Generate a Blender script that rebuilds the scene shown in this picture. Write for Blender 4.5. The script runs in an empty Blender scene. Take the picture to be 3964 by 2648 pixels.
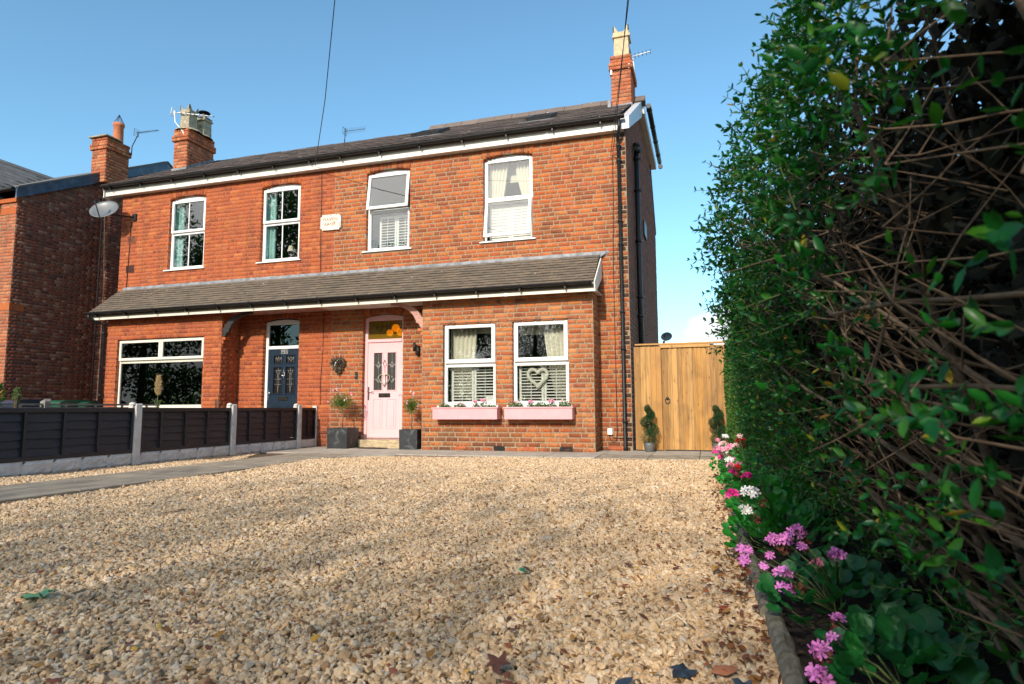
import bpy, math, random
import numpy as np
from mathutils import Vector, Matrix

random.seed(7)
rng = np.random.default_rng(11)
SC = bpy.context.scene
COL = SC.collection
R = math.radians

# ------------------------------------------------------------------ camera
YAW, PITCH, ROLL, CAMH = R(-16.911), R(5.929), R(-0.313), 0.8
fw = Vector((math.sin(YAW)*math.cos(PITCH), math.cos(YAW)*math.cos(PITCH), math.sin(PITCH)))
r0 = Vector((math.cos(YAW), -math.sin(YAW), 0)); u0 = r0.cross(fw)
rt = math.cos(ROLL)*r0 + math.sin(ROLL)*u0
up = -math.sin(ROLL)*r0 + math.cos(ROLL)*u0
cam = bpy.data.cameras.new('camera'); camo = bpy.data.objects.new('camera', cam); COL.objects.link(camo)
camo.matrix_world = Matrix(((rt.x, up.x, -fw.x, 0), (rt.y, up.y, -fw.y, 0), (rt.z, up.z, -fw.z, CAMH), (0, 0, 0, 1)))
cam.sensor_width = 36; cam.lens = 22.473; cam.clip_start = 0.02; cam.clip_end = 3000
cam.dof.use_dof = True; cam.dof.focus_distance = 11.5; cam.dof.aperture_fstop = 7.0
SC.camera = camo

# ------------------------------------------------------------------ light
SUN_EL = R(27.5); SUN_AZ = R(184.6)
SC.view_settings.view_transform = 'Standard'; SC.view_settings.look = 'None'
SC.view_settings.gamma = 1; SC.view_settings.use_curve_mapping = False
SC.view_settings.exposure = 0.0
W = bpy.data.worlds.new('World'); SC.world = W; W.use_nodes = True
nt = W.node_tree; nt.nodes.clear()
def N(nt, t, **k):
    n = nt.nodes.new(t)
    for a, b in k.items(): setattr(n, a, b)
    return n
sky = N(nt, 'ShaderNodeTexSky', sky_type='NISHITA'); sky.sun_disc = False
sky.sun_elevation = SUN_EL; sky.sun_rotation = SUN_AZ; sky.air_density = 1.0; sky.dust_density = 0.6; sky.ozone_density = 1.6
tc = N(nt, 'ShaderNodeTexCoord'); sep = N(nt, 'ShaderNodeSeparateXYZ')
nt.links.new(tc.outputs['Generated'], sep.inputs[0])
mp = N(nt, 'ShaderNodeMapping'); mp.inputs['Scale'].default_value = (1, 1, 2.6); mp.inputs['Location'].default_value = (0.3, 0.15, 0.1)
nt.links.new(tc.outputs['Generated'], mp.inputs[0])
noi = N(nt, 'ShaderNodeTexNoise'); noi.inputs['Scale'].default_value = 3.2; noi.inputs['Detail'].default_value = 7; noi.inputs['Roughness'].default_value = .55
nt.links.new(mp.outputs[0], noi.inputs['Vector'])
def math_n(nt, op, a, b=None, c=None, clamp=False):
    n = N(nt, 'ShaderNodeMath', operation=op); n.use_clamp = clamp
    for i, v in enumerate((a, b, c)):
        if v is None: continue
        if isinstance(v, (int, float)): n.inputs[i].default_value = v
        else: nt.links.new(v, n.inputs[i])
    return n.outputs[0]
def sstep(nt, v, a, b):
    n = N(nt, 'ShaderNodeMapRange', interpolation_type='SMOOTHSTEP')
    nt.links.new(v, n.inputs[0]); n.inputs[1].default_value = a; n.inputs[2].default_value = b
    return n.outputs[0]
# broken cloud: a small cumulus low on the horizon ahead and to the right, wide cloud over the street behind
dotn = N(nt, 'ShaderNodeVectorMath', operation='DOT_PRODUCT'); nt.links.new(tc.outputs['Generated'], dotn.inputs[0])
dotn.inputs[1].default_value = Vector((0.045, 1, 0.075)).normalized()
ahead = sstep(nt, dotn.outputs['Value'], 0.9915, 0.9985)
dot2 = N(nt, 'ShaderNodeVectorMath', operation='DOT_PRODUCT'); nt.links.new(tc.outputs['Generated'], dot2.inputs[0]); dot2.inputs[1].default_value = Vector((-.30, -.82, .48)).normalized()
bank = math_n(nt, 'MULTIPLY', sstep(nt, dot2.outputs['Value'], 0.80, 0.96), 1.5)
back = math_n(nt, 'MULTIPLY', sstep(nt, math_n(nt, 'MULTIPLY', sep.outputs['Y'], -1.0), 0.05, 0.4), 0.85)
cl = math_n(nt, 'ADD', noi.outputs['Fac'], math_n(nt, 'SUBTRACT', math_n(nt, 'MULTIPLY', math_n(nt, 'MAXIMUM', math_n(nt, 'MAXIMUM', ahead, bank), back), 0.34), 0.26))
cloud = sstep(nt, cl, 0.50, 0.62)
mixc = N(nt, 'ShaderNodeMix', data_type='RGBA'); nt.links.new(cloud, mixc.inputs[0])
tin = N(nt, 'ShaderNodeMix', data_type='RGBA', blend_type='MULTIPLY'); tin.inputs[0].default_value = 1; nt.links.new(sky.outputs[0], tin.inputs[6]); tin.inputs[7].default_value = (1.32, 1.82, 1.82, 1)
nt.links.new(tin.outputs[2], mixc.inputs[6]); dot3 = N(nt, 'ShaderNodeVectorMath', operation='DOT_PRODUCT'); nt.links.new(tc.outputs['Generated'], dot3.inputs[0]); dot3.inputs[1].default_value = Vector((-.24, -.80, .56)).normalized()
glow = sstep(nt, dot3.outputs['Value'], 0.80, 0.97)
clc = N(nt, 'ShaderNodeMix', data_type='RGBA'); nt.links.new(glow, clc.inputs[0]); clc.inputs[6].default_value = (9.5, 9.7, 10.2, 1); clc.inputs[7].default_value = (24, 23.5, 23, 1); nt.links.new(clc.outputs[2], mixc.inputs[7])
bg = N(nt, 'ShaderNodeBackground'); bg.inputs['Strength'].default_value = 0.13
out = N(nt, 'ShaderNodeOutputWorld'); nt.links.new(mixc.outputs[2], bg.inputs[0]); nt.links.new(bg.outputs[0], out.inputs[0])
sl = bpy.data.lights.new('sun', 'SUN'); sl.energy = 4.8; sl.angle = R(0.6); sl.color = (1, .90, .76)
slo = bpy.data.objects.new('sun', sl); COL.objects.link(slo)
sd = Vector((math.sin(SUN_AZ)*math.cos(SUN_EL), math.cos(SUN_AZ)*math.cos(SUN_EL), math.sin(SUN_EL)))
slo.rotation_euler = sd.to_track_quat('Z', 'Y').to_euler()

# ------------------------------------------------------------------ materials
MATS = {}
def bsdf(name):
    m = bpy.data.materials.new(name); m.use_nodes = True
    nt = m.node_tree; return m, nt, nt.nodes['Principled BSDF']
def ramp(nt, fac, cols, interp='LINEAR'):
    n = N(nt, 'ShaderNodeValToRGB'); n.color_ramp.interpolation = interp
    e = n.color_ramp.elements
    while len(e) < len(cols): e.new(.5)
    for i, c in enumerate(cols):
        e[i].position = i/(len(cols)-1) if interp == 'LINEAR' else i/len(cols)
        e[i].color = (*c, 1)
    nt.links.new(fac, n.inputs[0]); return n.outputs[0]
def isl(nt, k=1.0):
    g = N(nt, 'ShaderNodeNewGeometry'); o = N(nt, 'ShaderNodeObjectInfo')
    return math_n(nt, 'FRACT', math_n(nt, 'MULTIPLY', math_n(nt, 'ADD', g.outputs['Random Per Island'], o.outputs['Random']), k))
def noise(nt, scale, detail=4, vec=None, dist=0, rough=.5):
    n = N(nt, 'ShaderNodeTexNoise'); n.inputs['Scale'].default_value = scale; n.inputs['Detail'].default_value = detail
    n.inputs['Distortion'].default_value = dist; n.inputs['Roughness'].default_value = rough
    if vec is None: vec = N(nt, 'ShaderNodeNewGeometry').outputs['Position']
    nt.links.new(vec, n.inputs['Vector']); return n.outputs['Fac']
def scaled(nt, s):
    g = N(nt, 'ShaderNodeNewGeometry'); m = N(nt, 'ShaderNodeMapping'); m.inputs['Scale'].default_value = s
    nt.links.new(g.outputs['Position'], m.inputs[0]); return m.outputs[0]
def mixcol(nt, f, a, b, bt='MIX'):
    n = N(nt, 'ShaderNodeMix', data_type='RGBA', blend_type=bt)
    if isinstance(f, (int, float)): n.inputs[0].default_value = f
    else: nt.links.new(f, n.inputs[0])
    for i, v in ((6, a), (7, b)):
        if isinstance(v, tuple): n.inputs[i].default_value = (*v, 1)
        else: nt.links.new(v, n.inputs[i])
    return n.outputs[2]
def bump(nt, p, h, strength, dist=.01):
    b = N(nt, 'ShaderNodeBump'); b.inputs['Strength'].default_value = strength; b.inputs['Distance'].default_value = dist
    nt.links.new(h, b.inputs['Height']); nt.links.new(b.outputs[0], p.inputs['Normal'])
def mat(name, base, rough=.6, var=.2, scale=12, bmp=0, bd=.005, metal=0, stretch=None, spec=.5, dirt=None, dirts=3, dirta=.5):
    if name in MATS: return MATS[name]
    m, nt, p = bsdf(name)
    v = scaled(nt, stretch) if stretch else None
    n = noise(nt, scale, 5, v)
    lo = tuple(c*(1-var) for c in base); hi = tuple(min(1, c*(1+var)) for c in base)
    c = ramp(nt, sstep(nt, n, .3, .7), [lo, hi])
    if dirt:
        d = noise(nt, dirts, 6, None, .5, .62)
        c = mixcol(nt, math_n(nt, 'MULTIPLY', sstep(nt, d, .52, .7), dirta), c, dirt)
    nt.links.new(c, p.inputs['Base Color']); p.inputs['Roughness'].default_value = rough; p.inputs['Metallic'].default_value = metal
    p.inputs['Specular IOR Level'].default_value = spec
    if bmp: bump(nt, p, noise(nt, scale*3, 6, v), bmp, bd)
    MATS[name] = m; return m

def brick_mat(name, cols, soot):
    m, nt, p = bsdf(name)
    r = isl(nt, 1.0); r2 = isl(nt, 7.3)
    c = ramp(nt, r, cols)
    n1 = noise(nt, 55, 4, None, .6)
    c = mixcol(nt, math_n(nt, 'MULTIPLY', sstep(nt, n1, .5, .72), .45), c, (.62, .30, .13))
    n2 = noise(nt, 26, 4, None, 1.2)
    thr = math_n(nt, 'ADD', math_n(nt, 'MULTIPLY', r2, .34), .47)
    f = math_n(nt, 'GREATER_THAN', n2, thr)
    n3 = math_n(nt, 'SUBTRACT', n2, thr)
    c = mixcol(nt, math_n(nt, 'MULTIPLY', sstep(nt, n3, -.02, .08), .48), c, (.075, .03, .018))
    g = N(nt, 'ShaderNodeNewGeometry'); s = N(nt, 'ShaderNodeSeparateXYZ'); nt.links.new(g.outputs['Position'], s.inputs[0])
    wr = N(nt, 'ShaderNodeMapping'); wr.inputs['Scale'].default_value = (2.6, 2.6, .35); nt.links.new(g.outputs['Position'], wr.inputs[0]); st_ = noise(nt, 1.6, 5, wr.outputs[0], .3)
    c = mixcol(nt, math_n(nt, 'MULTIPLY', sstep(nt, st_, .50, .68), .38), c, (.13, .05, .028))
    if soot:
        # weathering with a shape of its own: damp blackened foot of the wall and sooty strip by the downpipe
        wn = noise(nt, 1.7, 5)
        low = sstep(nt, math_n(nt, 'ADD', s.outputs['Z'], math_n(nt, 'MULTIPLY', wn, 1.2)), 1.35, .55)
        side = math_n(nt, 'MULTIPLY', sstep(nt, math_n(nt, 'ADD', s.outputs['X'], math_n(nt, 'MULTIPLY', wn, .22)), -1.5, -1.36), .95)
        if soot > 1: side = math_n(nt, 'MULTIPLY', side, 0.0)
        mk = math_n(nt, 'MAXIMUM', math_n(nt, 'MULTIPLY', low, .75), side)
        pick = math_n(nt, 'MULTIPLY', mk, sstep(nt, math_n(nt, 'ADD', r2, math_n(nt, 'MULTIPLY', noise(nt, 14, 3), .7)), .45, .95))
        c = mixcol(nt, pick, c, (.045, .028, .022))
    c = mixcol(nt, math_n(nt, 'MULTIPLY', sstep(nt, noise(nt, 90, 3), .66, .75), .35), c, (.62, .45, .32))
    nt.links.new(c, p.inputs['Base Color']); p.inputs['Roughness'].default_value = .85; p.inputs['Specular IOR Level'].default_value = .25
    bump(nt, p, noise(nt, 140, 6, None, .4), .55, .006)
    MATS[name] = m; return m
O1, O2, O3, O4, O5 = (.41, .092, .025), (.47, .125, .032), (.31, .068, .025), (.48, .16, .046), (.22, .055, .027)
brick_mat('brick_orange', [O3, O1, O2, O5, O4, O1, (.36, .075, .035), O2, (.22, .06, .03), O1], 1)
brick_mat('brick_bay', [O2, O4, (.52, .21, .085), O3, (.48, .17, .07), O1, (.25, .08, .04), O4, (.28, .07, .035)], 1)
brick_mat('brick_red', [(.37, .080, .024), (.41, .098, .028), (.33, .070, .024), (.44, .13, .038), (.29, .060, .026), (.39, .09, .028), (.25, .058, .026)], 2)
brick_mat('brick_brown', [(.17, .042, .022), (.24, .062, .03), (.12, .034, .022), (.28, .08, .036), (.20, .042, .022), (.09, .032, .024), (.40, .21, .13), (.22, .045, .024)], 0)
brick_mat('brick_chimney', [(.42, .12, .05), (.48, .15, .07), (.36, .08, .035), (.50, .20, .09), (.25, .08, .04), (.44, .11, .04)], 0)
brick_mat('brick_gable', [(.16, .055, .035), (.22, .07, .045), (.13, .045, .03), (.19, .06, .04)], 0)
MR = mat('mortar_beige', (.29, .215, .135), .95, .2, 40, .6, .004, dirt=(.16, .12, .09), dirts=6, dirta=.5)
ML = mat('mortar_red', (.36, .125, .075), .95, .2, 40, .4, .003)
MN = mat('mortar_grey', (.16, .115, .10), .95, .25, 30, .5)
MG = mat('mortar_brown', (.24, .16, .12), .95, .25, 30, .4)
UPVC = mat('white_upvc', (.80, .80, .79), .32, .03, 3)
CREAM = mat('cream_upvc', (.72, .69, .60), .38, .04, 3)
WPAINT = mat('white_board', (.74, .72, .66), .45, .06, 4, dirt=(.42, .38, .30), dirts=5, dirta=.35, stretch=(1, 1, .3))
BLACK = mat('black_plastic', (.013, .013, .014), .48, .3, 10, spec=.35)
PINK = mat('pink_paint', (.76, .455, .47), .42, .02, 4)
PINK2 = mat('pink_box_paint', (.70, .36, .385), .45, .05, 5, .1)
PINKW = mat('faded_pink_timber', (.47, .25, .20), .7, .2, 10, .3, stretch=(1, 1, 5))
BLUE = mat('blue_woodgrain', (.003, .015, .034), .42, .4, 14, .3, .002, stretch=(6, 6, 1), spec=.4)
LEAD = mat('lead_sheet', (.19, .20, .215), .6, .3, 7, .3, .01, dirt=(.36, .37, .39), dirts=9, dirta=.6)
TILE = None
def tile_mat(name, cols, lich, ls):
    m, nt, p = bsdf(name)
    c = ramp(nt, isl(nt), cols)
    c = mixcol(nt, math_n(nt, 'MULTIPLY', sstep(nt, noise(nt, 3.1, 6, None, 1), .48, .7), .55), c, lich)
    c = mixcol(nt, sstep(nt, noise(nt, ls, 2), .735, .76), c, (.62, .60, .52))
    c = mixcol(nt, math_n(nt, 'MULTIPLY', sstep(nt, noise(nt, 60, 5), .4, .8), .5), c, tuple(x*.5 for x in cols[0]))
    nt.links.new(c, p.inputs['Base Color']); p.inputs['Roughness'].default_value = .8
    bump(nt, p, noise(nt, 120, 5), .4, .004); MATS[name] = m; return m
TILE = tile_mat('concrete_tile', [(.145, .110, .078), (.185, .14, .098), (.12, .095, .072), (.165, .125, .088)], (.095, .085, .068), 16)
SLATE = tile_mat('roof_slate', [(.085, .068, .066), (.13, .10, .095), (.06, .052, .055), (.11, .08, .075)], (.055, .05, .047), 13)
RIDGE = tile_mat('ridge_tile', [(.19, .145, .12), (.15, .115, .10)], (.12, .10, .08), 12)
SLATEN = tile_mat('grey_slate', [(.13, .125, .12), (.17, .16, .15), (.10, .10, .10)], (.09, .09, .08), 12)
NAVYB = mat('grey_blue_board', (.055, .085, .13), .4, .35, 3, dirt=(.18, .24, .31), dirts=4, dirta=.5)
def wood_mat(name, cols, knot, rough=.6, st=(9, 9, .55)):
    m, nt, p = bsdf(name)
    r = isl(nt); v = scaled(nt, st)
    va = N(nt, 'ShaderNodeVectorMath', operation='ADD'); nt.links.new(v, va.inputs[0])
    cb = N(nt, 'ShaderNodeCombineXYZ'); nt.links.new(math_n(nt, 'MULTIPLY', r, 30), cb.inputs[0]); nt.links.new(math_n(nt, 'MULTIPLY', r, 9), cb.inputs[2])
    nt.links.new(cb.outputs[0], va.inputs[1])
    g = noise(nt, 3.0, 6, va.outputs[0], 1.1)
    c = ramp(nt, math_n(nt, 'ADD', math_n(nt, 'MULTIPLY', g, .5), math_n(nt, 'SUBTRACT', math_n(nt, 'MULTIPLY', r, .85), .12)), cols)
    vo = N(nt, 'ShaderNodeTexVoronoi'); vo.inputs['Scale'].default_value = 1.0; kv = N(nt, 'ShaderNodeVectorMath', operation='ADD'); nt.links.new(scaled(nt, (11, 11, 4.2) if st[2] < 1 else (11, 4.2, 11)), kv.inputs[0]); nt.links.new(cb.outputs[0], kv.inputs[1]); nt.links.new(kv.outputs[0], vo.inputs['Vector'])
    c = mixcol(nt, math_n(nt, 'MULTIPLY', sstep(nt, vo.outputs['Distance'], .17, .05), .8), c, knot)
    c = mixcol(nt, math_n(nt, 'MULTIPLY', sstep(nt, noise(nt, 2.2, 6, None, .8), .45, .72), .35), c, tuple(x*.45 for x in cols[4 % len(cols)]))
    nt.links.new(c, p.inputs['Base Color']); p.inputs['Roughness'].default_value = rough
    bump(nt, p, g, .35, .006); MATS[name] = m; return m
WOOD = wood_mat('fence_timber', [(.34, .145, .024), (.48, .245, .055), (.41, .20, .058), (.52, .29, .09), (.24, .12, .032), (.46, .23, .055)], (.13, .05, .02))
BOARD = wood_mat('black_board', [(.007, .0085, .012), (.014, .016, .022), (.010, .011, .016), (.017, .019, .026)], (.004, .004, .004), .5, (9, .5, 9))
BOARDW = mat('weathered_board', (.20, .18, .16), .8, .3, 10, .3, stretch=(1, 1, 4))
CONC = mat('painted_concrete', (.60, .565, .53), .75, .1, 9, .3, .004, dirt=(.28, .27, .26), dirts=5, dirta=.4)
SLAB = mat('paving_stone', (.30, .25, .185), .85, .22, 5, .5, .004, dirt=(.13, .12, .10), dirts=1.6, dirta=.75, stretch=(1, .6, 1))
SLABN = mat('paving_stone_pale', (.38, .335, .275), .85, .15, 5, .4, .004, dirt=(.22, .20, .17), dirts=2, dirta=.6)
STEP = mat('sandstone', (.42, .33, .20), .85, .3, 5, .4, stretch=(2, 2, 9), dirt=(.22, .15, .08), dirts=5, dirta=.5)
PLANTER = mat('slate_planter', (.016, .019, .023), .6, .3, 6, .2, dirt=(.13, .14, .14), dirts=5, dirta=.7)
SOIL = mat('soil', (.022, .014, .009), .95, .5, 30, .9, .02)
EARTH = mat('ground_base', (.13, .085, .048), .95, .25, 50, .8, .02)
STREET = mat('asphalt', (.05, .05, .05), .9, .2, 30, .3)
CURT = mat('cream_curtain', (.76, .73, .62), .9, .05, 6)
CURTB = mat('teal_curtain', (.36, .62, .62), .9, .08, 6)
SHUT = mat('white_shutter', (.80, .80, .77), .45, .03, 6)
HEARTM = mat('white_wicker', (.80, .77, .68), .8, .3, 90, .9, .01)
ROOM = mat('shaded_room_wall', (.035, .042, .036), .9, .15, 2)  # near-black walls: the shade of the unlit rooms is put into the colour
CHROME = mat('chrome', (.6, .6, .6), .25, .05, 5, metal=1)
DARKM = mat('dark_metal', (.03, .03, .032), .4, .2, 10)
ALU = mat('aerial_alloy', (.55, .56, .58), .4, .1, 10, metal=.6)
POTC = mat('cream_chimney_pot', (.52, .40, .24), .8, .15, 12, .3, dirt=(.25, .19, .12), dirts=9, dirta=.5)
POTG = mat('stone_chimney_pot', (.33, .285, .20), .85, .25, 12, .4, dirt=(.10, .09, .07), dirts=6, dirta=.7)
TERRA = mat('terracotta', (.50, .16, .07), .75, .15, 12, .3)
BINB = mat('bin_blue', (.012, .022, .05), .45, .2, 5)
BING = mat('bin_green', (.012, .075, .04), .45, .2, 5)
BINM = mat('bin_brown', (.02, .008, .007), .5, .2, 5)
PLAQ = mat('painted_plaque', (.70, .65, .55), .75, .08, 30, .4, dirt=(.36, .17, .06), dirts=14, dirta=.9)
LETT = mat('worn_brown_letter', (.28, .14, .06), .8, .3, 40)
TERR2 = mat('airbrick', (.42, .12, .05), .8, .2, 20, .3)
DISH = mat('dish_grey', (.13, .14, .15), .35, .1, 5)
GPOT = mat('grey_pot', (.10, .105, .105), .5, .2, 6)
BARK = mat('hedge_bark', (.11, .075, .05), .9, .5, 40, .8, .004)
BARKP = mat('pale_bark', (.14, .095, .060), .9, .3, 30, .5, .003)
STEMG = mat('green_stem', (.08, .12, .03), .7, .3, 30)
def glass_mat(name, refl, tint, rough=.0):
    m = bpy.data.materials.new(name); m.use_nodes = True; nt = m.node_tree; nt.nodes.clear()
    fr = N(nt, 'ShaderNodeFresnel'); gb = N(nt, 'ShaderNodeNewGeometry'); nt.links.new(math_n(nt, 'SUBTRACT', 1.5, math_n(nt, 'MULTIPLY', gb.outputs['Backfacing'], .8333)), fr.inputs[0])
    f = math_n(nt, 'MULTIPLY', fr.outputs[0], refl, None, True)
    gl = N(nt, 'ShaderNodeBsdfGlossy'); gl.inputs['Roughness'].default_value = rough
    tr = N(nt, 'ShaderNodeBsdfTransparent'); tr.inputs[0].default_value = (*tint, 1)
    mx = N(nt, 'ShaderNodeMixShader'); o = N(nt, 'ShaderNodeOutputMaterial')
    nt.links.new(f, mx.inputs[0]); nt.links.new(tr.outputs[0], mx.inputs[1]); nt.links.new(gl.outputs[0], mx.inputs[2]); nt.links.new(mx.outputs[0], o.inputs[0])
    MATS[name] = m; return m
GLASS = glass_mat('window_glass', 2.2, (.90, .91, .89))
GLASSD = glass_mat('dark_glass', 1.5, (.30, .34, .32))
def leaf_mat(name, cols, trans=.35, rough=.4, spec=.5):
    m, nt, p = bsdf(name)
    c = ramp(nt, isl(nt, 3.7), cols)
    c = mixcol(nt, math_n(nt, 'MULTIPLY', sstep(nt, noise(nt, 2.5, 2), .4, .7), .3), c, cols[0])
    nt.links.new(c, p.inputs['Base Color']); p.inputs['Roughness'].default_value = rough; p.inputs['Specular IOR Level'].default_value = spec
    t = N(nt, 'ShaderNodeBsdfTranslucent'); nt.links.new(mixcol(nt, .5, c, (.06, .35, .01), 'ADD'), t.inputs[0])
    mx = N(nt, 'ShaderNodeMixShader'); mx.inputs[0].default_value = trans
    nt.links.new(p.outputs[0], mx.inputs[1]); nt.links.new(t.outputs[0], mx.inputs[2]); nt.links.new(mx.outputs[0], nt.nodes['Material Output'].inputs[0])
    MATS[name] = m; return m
PRIVET = leaf_mat('privet_leaf', [(.006, .065, .012), (.008, .10, .012), (.006, .07, .022), (.014, .15, .014), (.008, .075, .026), (.05, .18, .012), (.008, .11, .014), (.005, .05, .012)], .22, .36, .35)
PRIVY = leaf_mat('yellow_leaf', [(.30, .32, .02), (.14, .28, .02), (.36, .26, .02), (.25, .09, .015)], .35)
CONIF = leaf_mat('conifer_leaf', [(.035, .11, .015), (.06, .17, .02), (.09, .20, .03), (.10, .12, .035)], .25, .6)
BOX = leaf_mat('box_leaf', [(.008, .038, .014), (.012, .06, .016), (.02, .085, .018)], .12)
GERL = leaf_mat('geranium_leaf', [(.016, .17, .022), (.02, .22, .02), (.03, .27, .03), (.012, .13, .035)], .3, .5)
GERD = leaf_mat('dark_geranium_leaf', [(.010, .10, .035), (.014, .13, .035), (.016, .16, .03)], .3, .5)
HERB = leaf_mat('herb_leaf', [(.05, .12, .02), (.09, .17, .03), (.07, .09, .03)], .25, .6)
ROSEL = leaf_mat('rose_leaf', [(.05, .12, .015), (.10, .17, .02), (.16, .17, .02), (.06, .16, .02)], .3, .5)
TREEL = leaf_mat('tree_leaf', [(.02, .06, .012), (.03, .08, .015), (.05, .09, .015)], .25, .5)
PET = {k: leaf_mat('petal_'+k, v, .3, .6) if False else mat('petal_'+k, v, .6, .25, 60) for k, v in
       dict(lilac=(.68, .21, .60), white=(.82, .82, .82), magenta=(.78, .03, .33), red=(.72, .008, .008), pink=(.85, .30, .45), rose=(.85, .28, .32), blush=(.85, .52, .52)).items()}
PETB = mat('withered_bloom', (.16, .04, .025), .8, .4, 60)
DRY = leaf_mat('fallen_leaf_mat', [(.22, .06, .02), (.32, .10, .03), (.12, .04, .018), (.40, .20, .03), (.26, .08, .04), (.08, .03, .018), (.30, .09, .05)], .1, .55)
DRYY = leaf_mat('yellow_fallen', [(.62, .36, .03), (.55, .26, .03), (.60, .42, .12)], .1)
DRYB = leaf_mat('dark_fallen', [(.03, .045, .07), (.035, .05, .07), (.03, .035, .05)], .05, .3, .6)
DRYG = leaf_mat('green_fallen', [(.20, .40, .22), (.05, .22, .08)], .1, .6)
def gravel_mat():
    m, nt, p = bsdf('limestone_chips')
    o = N(nt, 'ShaderNodeObjectInfo')
    c = ramp(nt, o.outputs['Random'], [(.57, .385, .215), (.67, .48, .29), (.49, .32, .175), (.74, .57, .39), (.60, .41, .23), (.50, .42, .33), (.68, .49, .29), (.24, .145, .08), (.61, .41, .225), (.76, .63, .47), (.36, .235, .135)])
    c = mixcol(nt, math_n(nt, 'MULTIPLY', sstep(nt, noise(nt, 90, 4), .45, .7), .35), c, (.36, .24, .14))
    nt.links.new(c, p.inputs['Base Color']); p.inputs['Roughness'].default_value = .95; p.inputs['Specular IOR Level'].default_value = .15
    bump(nt, p, noise(nt, 260, 4), .3, .003); MATS['gravel'] = m; return m
GRAV = gravel_mat()
def amber():
    m, nt, p = bsdf('amber_lit_glass')
    g = N(nt, 'ShaderNodeNewGeometry'); vd = N(nt, 'ShaderNodeVectorMath', operation='DISTANCE'); nt.links.new(g.outputs['Position'], vd.inputs[0]); vd.inputs[1].default_value = (-6.25, 12.16, 2.46)
    p.inputs['Base Color'].default_value = (.10, .065, .008, 1); p.inputs['Roughness'].default_value = .25
    MATS['amber'] = m; return m
AMBER = amber()
m, nt, p = bsdf('lamp_glow'); p.inputs['Base Color'].default_value = (.9, .6, .1, 1); p.inputs['Emission Color'].default_value = (1, .60, .04, 1); p.inputs['Emission Strength'].default_value = 5.5
GLOW = m

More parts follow.
